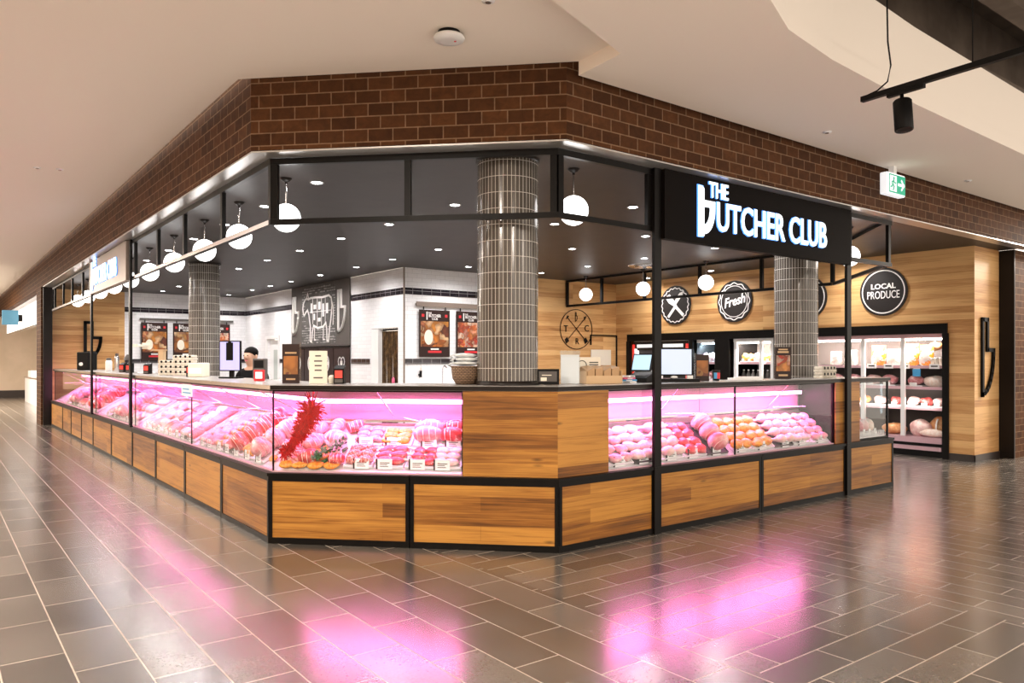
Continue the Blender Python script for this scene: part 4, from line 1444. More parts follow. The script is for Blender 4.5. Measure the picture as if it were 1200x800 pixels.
def steak(seed):
    def f(mb):
        r_ = random.Random(seed)
        lu = lumpy(seed, .16, 2.2)
        mb.ball((0, 0, .022), (.075, .055, .022), 16, 8, fn=lu)
        mb.tube([(-.06, -.03, .028), (-.075, .0, .03), (-.06, .035, .028)], [.006, .009, .006], 6, mi=1)
    return f


def sausage(seed):
    def f(mb):
        r_ = random.Random(seed)
        b = r_.uniform(.008, .02)
        pts, rs = [], []
        for i in range(9):
            u = i / 8
            pts.append((-.085 + .17 * u, b * math.sin(u * PI), .021))
            rs.append(.020 * (1 - abs(2 * u - 1) ** 5 * .7))
        mb.tube(pts, rs, 10)
    return f


def chop(seed):
    def f(mb):
        lu = lumpy(seed, .14, 2.0)
        mb.ball((.02, 0, .020), (.06, .05, .020), 16, 8, fn=lu)
        mb.tube([(-.02, .01, .02), (-.07, .025, .02), (-.10, .03, .02)], [.014, .009, .011], 8, mi=1)
    return f


def roast(seed):
    def f(mb):
        mb.ball((0, 0, .058), (.10, .07, .06), 18, 12, fn=lumpy(seed, .08, 2.4))
        for x in (-.06, -.02, .02, .06):
            rr = .067 * math.sqrt(max(.1, 1 - (x / .105) ** 2)) + .002
            ring = [(x, rr * math.cos(a), .058 + rr * .86 * math.sin(a)) for a in [2 * PI * q / 18 for q in range(19)]]
            mb.tube(ring, .003, 5, mi=1)
    return f


def fillet(seed):
    def f(mb):
        lu = lumpy(seed, .12, 2.6)
        mb.ball((0, 0, .026), (.085, .048, .026), 16, 9, fn=lambda d: lu(d) * (1 - .28 * d.x))
    return f


def drum(seed):
    def f(mb):
        lu = lumpy(seed, .06, 2)
        mb.ball((.03, 0, .032), (.06, .036, .032), 14, 9, fn=lambda d: lu(d))
        mb.tube([(-.01, 0, .028), (-.05, .003, .022), (-.085, .005, .02)], [.02, .012, .010], 8)
        mb.ball((-.09, .005, .02), (.012, .014, .013), 8, 6, mi=1)
    return f


def mince(seed):
    def f(mb):
        r_ = random.Random(seed)
        mb.ball((0, 0, .038), (.085, .06, .038), 16, 9, fn=lumpy(seed, .12, 5))
        for _ in range(14):
            a, q = r_.uniform(0, 6.28), r_.uniform(.2, .75)
            x, y = .08 * q * math.cos(a), .055 * q * math.sin(a)
            mb.ball((x, y, .038 + .036 * math.sqrt(1 - q * q)), (.018, .014, .010), 8, 5)
    return f


def kebab(seed):
    def f(mb):
        r_ = random.Random(seed)
        for i in range(5):
            mb.ball((-.07 + i * .036, 0, .024), (.021, .024, .023), 10, 7, fn=lumpy(seed + i, .12), mi=i % 2)
        mb.tube([(-.12, 0, .024), (.10, 0, .024)], .003, 5, mi=2)
    return f


KIND = {
    'steak': ('beef_steak', 'red beef steak', 'steak', steak, ['beef', 'fat'], (.125, .105)),
    'porkchop': ('pork_chop', 'pale pink pork chop', 'chop', chop, ['pork', 'fat'], (.125, .10)),
    'lamb': ('lamb_cutlet', 'pink lamb cutlet', 'chop', chop, ['beef', 'bone'], (.125, .10)),
    'sausage': ('sausage', 'pink raw sausage', 'sausage', sausage, ['sausage'], (.165, .046)),
    'fillet': ('chicken_fillet', 'pale chicken fillet', 'fillet', fillet, ['chicken'], (.15, .10)),
    'drum': ('chicken_drumstick', 'pale raw drumstick', 'drumstick', drum, ['chicken', 'bone'], (.14, .08)),
    'marin': ('marinated_fillet', 'orange marinated fillet', 'fillet', fillet, ['marinade'], (.15, .10)),
    'roast': ('rolled_roast', 'tied pink rolled roast', 'roast', roast, ['pork', 'fat'], (.18, .145)),
    'broast': ('beef_roast', 'tied red beef roast', 'roast', roast, ['beef', 'fat'], (.18, .145)),
    'mince': ('mince_mound', 'mound of pink mince', 'mince', mince, ['mince'], (.16, .13)),
    'kebab': ('meat_kebab', 'pink and orange kebab on a stick', 'kebab', kebab, ['pork', 'marinade', 'bone'], (.18, .055)),
}
MESH = {}
for kk, (nm, lb, cat, fn, mats, sz) in KIND.items():
    MESH[kk] = [mesh_of(fn(i * 13 + len(kk)), [M[m] for m in mats], nm) for i in range(4)]

traycache = {}


def deck_matrix(face, s, inset):
    """frame lying on the sloped deck: x along the face, y up the slope"""
    o, r, *_ = FACE[face]
    p = fl(face, s, 0)
    SLOPE = SLOPES[face]
    z = DECK0 + (inset - YB0) * math.tan(SLOPE)
    return Matrix.Translation(p + Matrix.Rotation(r, 3, 'Z') @ Vector((0, inset, z))) @ Matrix.Rotation(r, 4, 'Z') @ Matrix.Rotation(SLOPE, 4, 'X')


def make_tray(face, s0, s1, a, b, label, group, dark=False):
    w, d = s1 - s0, (b - a) / math.cos(SLOPES[face])
    key = (round(w, 3), round(d, 3), dark)
    if key not in traycache:
        mb = MB()
        mb.box(-w / 2, w / 2, 0, d, .004, .012)
        mb.box(-w / 2, -w / 2 + .008, 0, d, .012, .026).box(w / 2 - .008, w / 2, 0, d, .012, .026).box(-w / 2 + .008, w / 2 - .008, 0, .008, .012, .026).box(-w / 2 + .008, w / 2 - .008, d - .008, d, .012, .026)
        traycache[key] = mb.mesh('meat_tray', M['traydark' if dark else 'traywhite'])
    o = bpy.data.objects.new('meat_tray', traycache[key])
    COL.objects.link(o)
    o.matrix_world = deck_matrix(face, (s0 + s1) / 2, a)
    tag(o, label, 'tray', group)
    return o, d


cardm = None


def price_card(face, s, inset, label, group, up=.018, scale=1.0):
    global cardm
    o, r, *_ = FACE[face]
    p = deck_matrix(face, s, inset).translation
    loc = (p.x, p.y, p.z + up)
    if cardm is None:
        cardm = thing('price_card', label, 'price card', loc, r, group)
        MB().box(-.045, .045, 0, .003, 0, .062).build('card', M['paper'], cardm)
        MB().box(-.054, -.0455, -.002, .005, 0, .064).build('holder', M['board'], cardm)
        MB().box(-.03, .03, -.001, -.0003, .036, .041).box(-.03, .015, -.001, -.0003, .026, .030).box(-.03, .022, -.001, -.0003, .015, .019).build('print', M['panelgrey'], cardm)
        cardm.scale = (scale,) * 3
        return cardm
    return dup(cardm, loc, r, label, group, (scale,) * 3)


CNT = {'L': 'left-hand counter', 'R': 'right-hand counter', 'C': 'corner case'}
rng = random.Random(11)


def fill(face, s0, s1, a, b, kind, where, n_rows, n_cols, dark=False, card=True, zrot=0.0, jit=.12, scale=1.0):
    nm, lb, cat, fn, mats, sz = KIND[kind]
    plur = {'steak': 'beef steaks', 'porkchop': 'pork chops', 'lamb': 'lamb cutlets', 'sausage': 'sausages', 'fillet': 'chicken fillets', 'drum': 'drumsticks', 'marin': 'marinated fillets',
            'roast': 'rolled roasts', 'broast': 'beef roasts', 'mince': 'mince mounds', 'kebab': 'kebabs'}[kind]
    tr, d = make_tray(face, s0, s1, a, b, '%s tray of %s, %s' % ('dark' if dark else 'white', plur, where), 'meat trays in the glass cases', dark)
    Mx = deck_matrix(face, (s0 + s1) / 2, a)
    w = s1 - s0
    r3 = Mx.to_euler()
    for i in range(n_rows):
        for j in range(n_cols):
            x = -w / 2 + .012 + (w - .024) * (j + .5) / n_cols
            y = .012 + (d - .024) * (i + .5) / n_rows
            q = bpy.data.objects.new(nm, MESH[kind][rng.randrange(4)])
            COL.objects.link(q)
            cw, cdp = (w - .024) / n_cols, (d - .024) / n_rows
            quarter = abs(math.sin(zrot)) > .5
            fx = (cw / sz[1], cdp / sz[0]) if quarter else (cw / sz[0], cdp / sz[1])
            sxy = min(1.55, fx[0] * 1.1), min(1.55, fx[1] * 1.1)
            loc = Mx @ Vector((x, y, .0135))
            rot = (Mx.to_3x3() @ Matrix.Rotation(zrot + rng.uniform(-jit, jit), 3, 'Z'))
            sc = (sxy[1], sxy[0]) if quarter else sxy
            k2 = min(1.5, (sc[0] + sc[1]) / 2 * 1.3) * scale
            q.matrix_world = Matrix.Translation(loc) @ rot.to_4x4() @ Matrix.Diagonal((sc[0] * .97, sc[1] * .97, k2, 1))
            tag(q, '%s in the %s' % (lb, where), cat, '%s, %s' % (plur, where))
    if card:
        price_card(face, (s0 + s1) / 2 + rng.uniform(-.04, .04), max(.082, a - .012), 'white price card at the %s' % where, 'white price cards in the cases', up=.004, scale=1.35)


# left-hand counter: trays run away from the glass, counted from the tinsel corner
LN = FACE['L'][2]
kindsL = ['roast', 'marin', 'broast', 'steak', 'kebab', 'sausage', 'porkchop', 'sausage', 'fillet', 'lamb', 'sausage', 'steak', 'drum', 'sausage', 'porkchop', 'fillet', 'steak', 'roast',
          'lamb', 'porkchop', 'broast', 'fillet', 'steak', 'roast', 'porkchop']
s = LN - .37
for i, kd in enumerate(kindsL):
    w = .27 if i < 14 else (.46 if i < 20 else .75)
    edges = [LS(4.2), LS(7.05), LS(10.2)]
    s0, s1 = s - w, s
    for e in edges:
        if s0 < e + .02 and s1 > e - .02:
            s1 = e - .025
            s0 = s1 - w
    if s0 < LS(15.55):
        break
    nr, nc = {'sausage': (8, 1), 'kebab': (7, 1), 'mince': (4, 2), 'roast': (4, 1), 'broast': (4, 1)}.get(kd, (5, 2))
    if kd == 'sausage':
        nr, nc = (4, 4) if i < 9 else (3, 3)
    if i >= 9:
        nr, nc = {'sausage': (3, 3), 'roast': (3, 1), 'broast': (3, 2)}.get(kd, (3, 2))
    if i >= 17:
        nr, nc = (3, 2)
    where = '%s tray from tinsel corner, left-hand counter' % ORD[i]
    fill('L', s0, s1, .095, .61, kd, where, nr, nc, zrot=PI / 2 if kd in ('sausage', 'roast', 'broast') else 0, dark=(i % 5 == 3))
    s = s0 - .015
# right-hand counter
kindsR = ['porkchop', 'fillet', 'drum', 'lamb', 'roast', 'marin', 'marin', 'drum', 'fillet', 'porkchop', 'drum']
s = RS(2.28)
for i, kd in enumerate(kindsR):
    wd_ = .313 if i < 5 else .322
    s0, s1 = s, s + wd_
    if s0 < RS(3.96) + .02 and s1 > RS(3.96) - .02:
        s0 = RS(3.96) + .025
        s1 = s0 + wd_
    if s1 > RS(5.69):
        break
    where = '%s tray from timber block, right-hand counter' % ORD[i]
    nr, nc = {'roast': (3, 1), 'lamb': (4, 2)}.get(kd, (4, 2))
    fill('R', s0, s1, .09, .41, kd, where, nr, nc, zrot=PI / 2 if kd in ('roast',) else 0, dark=(i in (1, 4, 7)))
    s = s1 + .012
# corner case: heaped roasts on the left, two rows of trays on the right
kc = [('mince', .60), ('steak', .86), ('lamb', 1.12), ('fillet', 1.36)]
for i, (kd, s0) in enumerate(kc):
    w = .245 if i < 3 else .225
    fill('C', s0 + .12 - .12, s0 + w, .11, .33, kd, '%s front tray right of green garnish, corner case' % ORD[i], 3, 2)
for i, (kd, s0) in enumerate([('sausage', .60), ('marin', .86), ('roast', 1.12), ('broast', 1.36)]):
    w = .245 if i < 3 else .225
    fill('C', s0, s0 + w, .36, .55, kd, '%s rear tray right of green garnish, corner case' % ORD[i], {'roast': 2, 'broast': 2}.get(kd, 3), {'roast': 1, 'broast': 1, 'sausage': 2}.get(kd, 2))


def heap(name, label, cat, kind, s, inset, sc, zrot=0.0, up=0.0, mats=None, tilt=0.0):
    q = bpy.data.objects.new(name, MESH[kind][rng.randrange(4)])
    COL.objects.link(q)
    Mx = deck_matrix('C', s, inset)
    q.matrix_world = Mx @ Matrix.Translation((0, 0, .002 + up)) @ Matrix.Rotation(zrot, 4, 'Z') @ Matrix.Rotation(tilt, 4, 'Y') @ Matrix.Diagonal((sc, sc, sc, 1))
    return tag(q, label, cat, 'heaped roasts and cuts by the tinsel')


HP = [('broast', 'red tied beef roast right beside the foot of the tinsel', .30, .17, .95, .3), ('roast', 'pink rolled roast behind the orange marinated fillets', .27, .34, 1.0, .9),
      ('roast', 'tied pink roast in the middle of the heap of the corner case', .44, .40, 1.0, -.3), ('broast', 'dark red round roast topmost behind the green garnish', .56, .55, .85, .5),
      ('broast', 'dark red beef roast in front of the green garnish', .53, .155, .78, .2), ('roast', 'pale pink roast left of the tinsel at the back', .22, .52, .95, 0),
      ('roast', 'pale roast at the back between tinsel and garnish', .39, .56, .85, 1.2)]
for kd, lab, s_, ins, sc, zr in HP:
    heap(KIND[kd][0], lab, 'roast', kd, s_, ins, sc, zr)
for i, (s_, ins) in enumerate(((.52, .115), (.385, .11), (.25, .12), (.13, .12))):
    heap('marinated_fillet', 'orange marinated fillet, %s from the right at the front of the corner case' % ORD[i], 'fillet', 'marin', s_, ins, .85, .2)
for i, (s_, ins) in enumerate(((.40, .22), (.38, .30), (.30, .27))):
    heap('marinated_fillet', 'orange marinated fillet beside the garnish, %s from the front' % ORD[i], 'fillet', 'marin', s_, ins, .75, .6 + i)
for i, (s_, ins, sc) in enumerate(((.10, .17, .8), (.17, .24, .8), (.11, .30, .8), (.20, .36, .9), (.13, .42, .9), (.20, .15, .75))):
    heap('mince_mound', 'pale pink mince mound lying behind the red tinsel, %s from the front' % ORD[i], 'mince', 'mince', s_, ins, sc, i * .7)
for i, (s_, ins) in enumerate(((.22, .45), (.34, .47), (.48, .28), (.36, .40))):
    heap('chicken_fillet', 'pale fillet tucked between the roasts of the corner case, %s from the left' % ORD[(0, 1, 3, 2)[i]], 'fillet', 'fillet', s_, ins, .95, 1.0 + i * .5)
# right-hand half of the first stretch: loose roasts by the corner of the left counter
for i, (s_, ins, kd, lab) in enumerate(((LN - .26, .15, 'marin', 'orange marinated fillet lying at the corner end of the left-hand case'),
                                       (LN - .25, .30, 'roast', 'pink roast lying loose at the corner end of the left-hand case'),
                                       (LN - .30, .47, 'roast', 'pink roast lying loose at the back of the left-hand case corner'))):
    q = bpy.data.objects.new(KIND[kd][0], MESH[kd][i])
    COL.objects.link(q)
    q.matrix_world = deck_matrix('L', s_, ins) @ Matrix.Translation((0, 0, .003)) @ Matrix.Rotation(i * 1.1, 4, 'Z') @ Matrix.Diagonal((.75, .75, .75, 1))
    tag(q, lab, KIND[kd][2])
# green garnish garland
g = MB()
r_ = random.Random(5)
p0, p1 = Vector((.37, .11, 0)), Vector((.56, .36, 0))
Mx = deck_matrix('C', 0, YB0)
for i in range(150):
    u = r_.random()
    b_ = p0.lerp(p1, u) + Vector((r_.gauss(0, .008), r_.gauss(0, .008) - YB0 / 1, r_.uniform(.06, .12)))
    d_ = Vector((r_.gauss(0, 1), r_.gauss(0, 1), r_.uniform(.1, 1.2))).normalized() * .045
    n_ = d_.cross(Vector((.3, .2, 1))).normalized() * .012
    g.poly([b_, b_ + d_ * .5 + n_, b_ + d_, b_ + d_ * .5 - n_, b_ + d_ * .5 + Vector((0, 0, .004))], [(0, 3, 4), (3, 2, 4), (2, 1, 4), (1, 0, 4), (0, 1, 2, 3)])
g.tube([p0 + Vector((0, -YB0, .018)), (p0 + p1) / 2 + Vector((.01, -YB0, .022)), p1 + Vector((0, -YB0, .018))], .014, 8)
t = g.build('green_garnish', M['green'])
t.matrix_world = Mx
tag(t, 'dark green leafy garnish lying among the meat of the corner case', 'garnish')
# red tinsel hanging inside the corner case
g = MB()
top, bot = Vector((.335, .115, 1.125)), Vector((.09, .115, .72))
for i in range(1100):
    u = r_.random() ** .8
    wdt = .105 * max(0, 1 - u * 1.15) ** .8 + .030 + (.035 if u > .86 else 0)
    c_ = top.lerp(bot, u) + Vector((.03 * math.sin(u * 3.1), 0, 0))
    a_ = r_.uniform(0, 2 * PI)
    d_ = Vector((math.cos(a_), r_.uniform(-.35, .35) * .6, math.sin(a_))) * wdt * r_.uniform(.5, 1.1)
    n_ = Vector((-d_.z, r_.uniform(-.5, .5) * .01, d_.x)).normalized() * .0032
    c_ = c_ + Vector((0, r_.uniform(-.02, .02), 0))
    y_ = Vector((0, .003, 0))
    g.poly([c_ - n_, c_ + n_, c_ + d_ + n_, c_ + d_ - n_, c_ + d_ * .5 + y_ * 2], [(0, 3, 4), (3, 2, 4), (2, 1, 4), (1, 0, 4), (0, 1, 2, 3)])
o, r, *_ = FACE['C']
t = thing('tinsel_garland', 'red foil tinsel garland hanging behind the glass of the corner case', 'tinsel', tuple(o), r)
g.build('foil_strands', M['tinsel'], t)
MB().tube([tuple(top + Vector((0, 0, .12))), tuple(top), tuple(top.lerp(bot, .5) + Vector((.03, 0, 0))), tuple(bot)], .004, 6).build('string', M['red'], t)
# small pale notice on the left glass
t = thing('taped_notice', 'small pale blue notice taped to the left-hand glass', 'notice', (.050, 4.36, 1.10), -PI / 2)
MB().box(-.22, .22, -.003, .0, 0, .13).build('card', M['paper'], t)
MB().box(-.17, .17, -.005, -.0035, .03, .045).box(-.17, .10, -.005, -.0035, .07, .085).build('print', M['blue'], t)

# ------------------------------------------------------------------ things standing on the worktop
def on_left(px, x=.38):
    p = at(px, 430, 0, x)
    return Vector((x, p.y, ZW + .001))


def on_right(px, y=.30):
    p = at(px, 430, 1, y)
    return Vector((p.x, y, ZW + .001))


def on_corner(px, inset=.42):
    r = DV + RV * ((px - PX) / F_PX)
    c = C0 + inset * math.sqrt(2)
    t = (c - CAM.x - CAM.y) / (r.x + r.y)
    p = CAM + r * t
    return Vector((p.x, p.y, ZW + .001))


FC = -YAW  # facing the aisle in front


def block_card(name, label, cat, loc, w, h, d, mat, rot, extra=None, group=None, tilt=0):
    t = thing(name, label, cat, loc, rot, group)
    MB().box(-w / 2, w / 2, -d / 2, d / 2, 0, h).build('body', M[mat], t, bevel=min(w, d, h) * .08)
    return t


# far left
t = block_card('counter_speaker', 'black box with a pale badge on the far left worktop', 'box', on_left(102, .30), .28, .36, .24, 'black', -.9)
MB().ball((-.03, -.124, .12), (.05, .006, .035), 12, 8).build('badge', M['chalk'], t)
MB().box(.10, .105, -.1, .1, .361, .38).build('clip', M['steel'], t)
# upright packets and jars between the posts
for i, (px, h, w, m_, lab) in enumerate(((127.5, .20, .10, 'white', 'white carton standing on the left worktop between the tall posts'),
                                         (137, .28, .07, 'stain', 'tall steel canister on the left worktop right of the white carton'))):
    t = thing('canister', lab, 'canister', on_left(px, .36), 0)
    MB().lathe([(w * .5, 0), (w * .55, .01), (w * .55, h * .85), (w * .4, h)], n=18).build('can', M[m_], t)
    MB().lathe([(w * .42, h + .001), (w * .42, h + .03), (w * .1, h + .04)], n=18).build('lid', M['panelgrey'], t)


def terminal(label, loc, rot):
    t = thing('card_reader', label, 'card reader', loc, rot, 'card readers on the worktop')
    MB().prism([(-.045, -.04), (.045, -.04), (.045, .05), (-.045, .05)], 0, [.13, .13, .16, .16]).build('body', M['black'], t, bevel=.006)
    MB().box(-.032, .032, -.0425, -.0405, .05, .115).build('red_screen', M['screenr'], t)
    MB().box(-.035, .035, -.043, -.0405, .01, .04).build('keypad', M['panelgrey'], t)
    return t


terminal('black card reader with red face right of the tall steel canister', on_left(144, .34), -.8)
terminal('black card reader with red face just left of the nearer left post', on_left(152, .34), -.8)
terminal('black card reader with red face in front of the left hanging poster', on_left(173, .34), -.8)
terminal('black card reader with red face against the white carton by the egg boxes', on_left(224, .33), -.8)
t = thing('desk_lamp', 'dark angled desk lamp on the left worktop left of the nearer post', 'lamp', on_left(148, .58), -.8)
MB().lathe([(.07, 0), (.07, .015), (.02, .02)], n=16).build('base', M['black'], t)
MB().tube([(0, 0, .02), (.01, 0, .22)], .01, 8).build('stem', M['black'], t)
MB().lathe([(.02, .06), (.06, 0), (.065, -.04)], (.03, 0, .24), 16, cap=False).build('lamp_shade', M['panelgrey'], t)
t = thing('bag_dispenser', 'cream paddle-shaped stand with round white head on the left worktop', 'stand', on_left(172, .56), -.8)
MB().box(-.07, .07, -.05, .05, 0, .02).box(-.04, .04, -.02, .02, .02, .30).build('stem', M['cream'], t)
MB().lathe([(.13, -.012), (.13, .012)], n=28).build('head', M['white'], t)
t.children[-1].rotation_euler = (PI / 2, 0, 0)
t.children[-1].location = (0, 0, .43)
t = block_card('paper_roll_stand', 'slim cream stand with a flat arm left of the egg boxes', 'stand', on_left(190, .56), .08, .34, .08, 'kraftd', -.8)
MB().box(-.14, .05, -.05, .05, .342, .36).build('arm', M['kraftd'], t)
# egg cartons
def egg_stack(label, loc, n, rot, group):
    for k in range(n):
        t = thing('egg_carton', '%s, %s from the bottom' % (label, ORD[k]), 'egg carton', (loc.x, loc.y, loc.z + k * .068), rot, group)
        MB().box(-.15, .15, -.055, .055, 0, .03).build('tray', M['egg'], t, bevel=.006)
        c = MB().box(-.148, .148, -.053, .053, .031, .066)
        c.build('lid', M['egg'], t, bevel=.012)
        hs = MB()
        for x in (-.10, -.035, .035, .10):
            hs.plate(circle(.016, 12, 0, 1, x, .045), -.056, -.0535)
        hs.build('vent_hole', M['black'], t)


G3 = 'grey egg cartons on the left worktop'
egg_stack('grey egg carton in the left stack of the left worktop', on_left(200, .40), 3, -.8, G3)
egg_stack('grey egg carton in the right stack of the left worktop', on_left(217, .50), 4, -.8, G3)
t = block_card('white_box', 'white open carton on the left worktop before the left-hand column', 'box', on_left(233, .40), .20, .17, .16, 'cream', -.8)
MB().box(-.08, .08, -.086, -.0805, .04, .11).build('panel', M['paper'], t)
t = block_card('kraft_box', 'brown carton standing behind the egg cartons', 'box', on_left(213, .66), .16, .26, .10, 'kraft', -.8)
MB().box(-.06, .06, -.054, -.0505, .05, .2).build('label_patch', M['ham'], t)
# monitor with lilac screen
def monitor(label, loc, rot, w, h, lift, scr, tilt=0.0, group=None):
    t = thing('monitor', label, 'monitor', loc, rot, group)
    MB().box(-.11, .11, -.08, .08, 0, .014).build('base', M['black'], t)
    MB().box(-.025, .025, .0, .03, .0145, lift + h * .4).build('stand', M['black'], t)
    MB().box(-w / 2, w / 2, -.035, -.001, lift, lift + h).build('casing', M['black'], t, bevel=.004)
    MB().box(-w / 2 + .012, w / 2 - .012, -.038, -.0355, lift + .012, lift + h - .012).build('screen', M[scr], t)
    return t


t = monitor('upright lilac-lit screen beside the shop worker at the left counter', on_left(271, .50), -.75, .25, .34, .08, 'screenp')
MB().box(-.04, .04, -.042, -.0385, .20, .40).ball((0, -.04, .38), (.028, .002, .035), 10, 8).build('screen_picture', M['hair'], t)
t = block_card('receipt_printer', 'dark tilted device just right of the shop worker', 'printer', on_left(305, .62), .13, .22, .12, 'panelgrey', -.6)
MB().box(-.05, .05, -.064, -.0605, .12, .2).build('panel', M['black'], t)
t = thing('red_scale_display', 'small red-framed white display on the left worktop near the corner', 'display', on_left(304, .36), -.6)
MB().box(-.05, .05, -.02, .02, 0, .11).build('frame', M['red'], t, bevel=.006)
MB().box(-.032, .032, -.024, -.0205, .025, .088).build('screen', M['ewhite'], t)
# corner worktop
t = thing('tall_poster_stand', 'slim brown poster stand with roast photo on the corner worktop', 'poster', on_corner(341, .46), FC)
MB().box(-.075, .075, -.006, .006, 0, .345).build('board', M['brownboard'], t)
MB().box(-.062, .062, -.009, -.0065, .08, .24).build('photo_print', FOODS[2], t)
MB().box(.077, .087, -.008, .008, 0, .36).build('edge', M['acrylic'], t)
MB().box(-.05, .05, -.009, -.0065, .26, .275).box(-.04, .04, -.009, -.0065, .03, .045).build('lettering', M['kraft'], t)
t = thing('menu_card', 'tall cream menu card with grey lines on the corner worktop', 'menu card', on_corner(373, .44), FC)
MB().box(-.078, .078, -.005, .005, 0, .285).build('card', M['cream'], t)
mb = MB()
for zz, w in ((.235, .05), (.19, .07), (.15, .06), (.11, .06), (.045, .08)):
    mb.box(-w / 2, w / 2, -.0075, -.0055, zz, zz + .012)
mb.build('print', M['panelgrey'], t)
t = thing('dip_tub', 'small pale yellow tub beside the cream menu card', 'tub', on_corner(389, .46), FC)
MB().lathe([(.028, 0), (.034, .05), (.036, .052)], n=18).build('tub', M['tub'], t)
MB().ball((0, 0, .058), (.03, .03, .018), 12, 8).build('filling', M['fat'], t)
terminal('black and red card reader on the corner worktop beside the pale tub', on_corner(398, .44), FC)
t = thing('twine_basket', 'round wicker basket piled with white carrier bags left of the large column', 'basket', on_corner(546, .46), FC)
MB().lathe([(.085, 0), (.115, .05), (.125, .13), (.118, .15), (.108, .148), (.1, .05), (.07, .02)], n=28).build('basket', M['wicker'], t)
MB().tube([(.122 * math.cos(a), .122 * math.sin(a), .148) for a in [2 * PI * q / 24 for q in range(25)]], .008, 6).build('rim', M['wicker'], t)
for k, (dx, dz, rx) in enumerate(((0, .175, .13), (.015, .212, .12), (-.01, .245, .105))):
    t = thing('carrier_bag', 'folded white carrier bag, %s from the bottom on the wicker basket' % ORD[k], 'bag', on_corner(546, .46) + Vector((dx, 0, dz)), FC, 'white carrier bags on the basket')
    MB().ball((0, 0, 0), (rx, .11, .018), 20, 8, fn=lumpy(k + 2, .10, 2.6)).build('folded_bag', M['bag'], t)
    MB().tube([(-rx * .9, -.05, .004), (-rx * 1.12, -.07, -.012), (-rx * 1.0, -.02, -.02)], .008, 6).build('bag_handle', M['bag'], t)
# right of the column
t = thing('tablet', 'black framed tablet leaning on the worktop right of the large column', 'tablet', on_right(642, .40), FC)
MB().box(-.095, .095, -.008, .008, 0, .13).build('casing', M['black'], t, bevel=.004)
MB().box(-.075, .075, -.011, -.0085, .025, .11).build('screen', M['panelgrey'], t)
MB().box(-.06, -.01, -.013, -.0115, .03, .06).box(-.05, .03, -.013, -.0115, .075, .082).build('screen_print', M['cream'], t)
MB().box(-.03, .03, .009, .06, 0, .06).build('stand', M['black'], t)
for c in t.children:
    c.rotation_euler = (0, 0, 0)
t = thing('acrylic_holder', 'clear acrylic holder with white sheet on the worktop between tablet and paper bags', 'leaflet holder', on_right(668, .42), FC)
MB().box(-.085, .085, .006, .010, 0, .285).box(-.085, .085, -.010, -.006, 0, .285).box(-.085, .085, -.03, .03, -.0005, .0).build('holder', M['acrylic'], t)
MB().box(-.078, .078, -.004, .004, .003, .25).build('sheet', M['paper'], t)
MB().box(-.078, .078, -.0048, -.0042, .251 - .02, .25).build('sheet_header', M['chalk'], t)
t = thing('bag_box', 'open brown carton of folded paper bags on the worktop', 'box', on_right(703, .38), -.35)
MB().box(-.17, .17, -.10, -.095, 0, .07).box(-.17, .17, .095, .10, 0, .14).box(-.17, -.165, -.095, .095, 0, .11).box(.165, .17, -.095, .095, 0, .11).box(-.165, .165, -.095, .095, 0, .005).build(
    'carton', M['kraftd'], t)
for k in range(4):
    q = thing('paper_bag', 'brown folded paper bag standing in the carton, %s from the left' % ORD[k], 'bag', on_right(703, .38) + Matrix.Rotation(-.35, 3, 'Z') @ Vector((-.115 + k * .077, 0, .007)), -.35,
              'paper bags in the brown carton')
    MB().prism([(-.034, -.075), (.034, -.075), (.034, .075), (-.034, .075)], 0, [.10 + .02 * (k % 2), .135, .15, .14]).build('bag', M['kraft'], q)
    MB().box(-.03, .03, -.078, -.0755, .02, .028).build('fold', M['kraftd'], q)
t = thing('badge_plate', 'round pale badge on a clear plate behind the acrylic holder', 'badge', on_right(688, .52), FC)
MB().box(-.10, .12, .004, .010, 0, .23).build('plate', M['cream'], t)
MB().band(circle(.042, 28, 0, 1, -.045, .16), circle(.036, 28, 0, 1, -.045, .16), 0, .0035).build('ring', M['board'], t)
MB().box(.02, .1, .0, .0035, .18, .188).box(.02, .1, .0, .0035, .16, .168).build('print', M['board'], t)
# papers, small till screen, big monitor
for k, (dz, m_) in enumerate(((0, 'paper'), (.017, 'blue'), (.034, 'pinkc'), (.051, 'paper'))):
    t = thing('leaflet_pack', ('white', 'blue', 'pink', 'topmost white')[k] + ' packet in the small pile left of the till', 'packet', on_right(733, .34) + Vector((.01 * (k % 2), 0, dz)), FC + .3 * k, 'packets piled by the till')
    MB().box(-.09 + .01 * k, .09 - .012 * k, -.06, .06, 0, .015).build('packet', M[m_], t, bevel=.004)
    MB().box(-.03, .03, -.0615, -.0605, .004, .011).build('print', M['paper' if m_ != 'paper' else 'panelgrey'], t)
t = thing('till_screen', 'small till with tilted blue-lit screen left of the tall right post', 'till', on_right(752, .44), -1.3)
MB().prism([(-.1, -.1), (.1, -.1), (.1, .1), (-.1, .1)], 0, [.04, .04, .11, .11]).build('body', M['black'], t, bevel=.008)
s_ = MB().box(-.10, .10, -.008, .008, 0, .17).build('screen_case', M['black'], t)
s_.location, s_.rotation_euler = (0, -.02, .10), (-.35, 0, 0)
MB().box(-.09, .09, -.0105, -.0085, .012, .158).build('screen', M['screenb'], s_)
t = monitor('large monitor with blank pale screen right of the tall right post', on_right(790, .46), FC + .1, .345, .265, .055, 'screen')
t = thing('keyboard_tray', 'dark till tray with small white items under the large monitor', 'till', on_right(795, .26), FC)
MB().box(-.19, .19, -.05, .04, 0, .03).build('tray', M['black'], t)
MB().ball((-.04, 0, .044), (.035, .025, .014), 12, 8).build('paper_curl', M['paper'], t)
MB().box(.08, .13, -.03, .02, .0305, .06).build('box', M['white'], t)
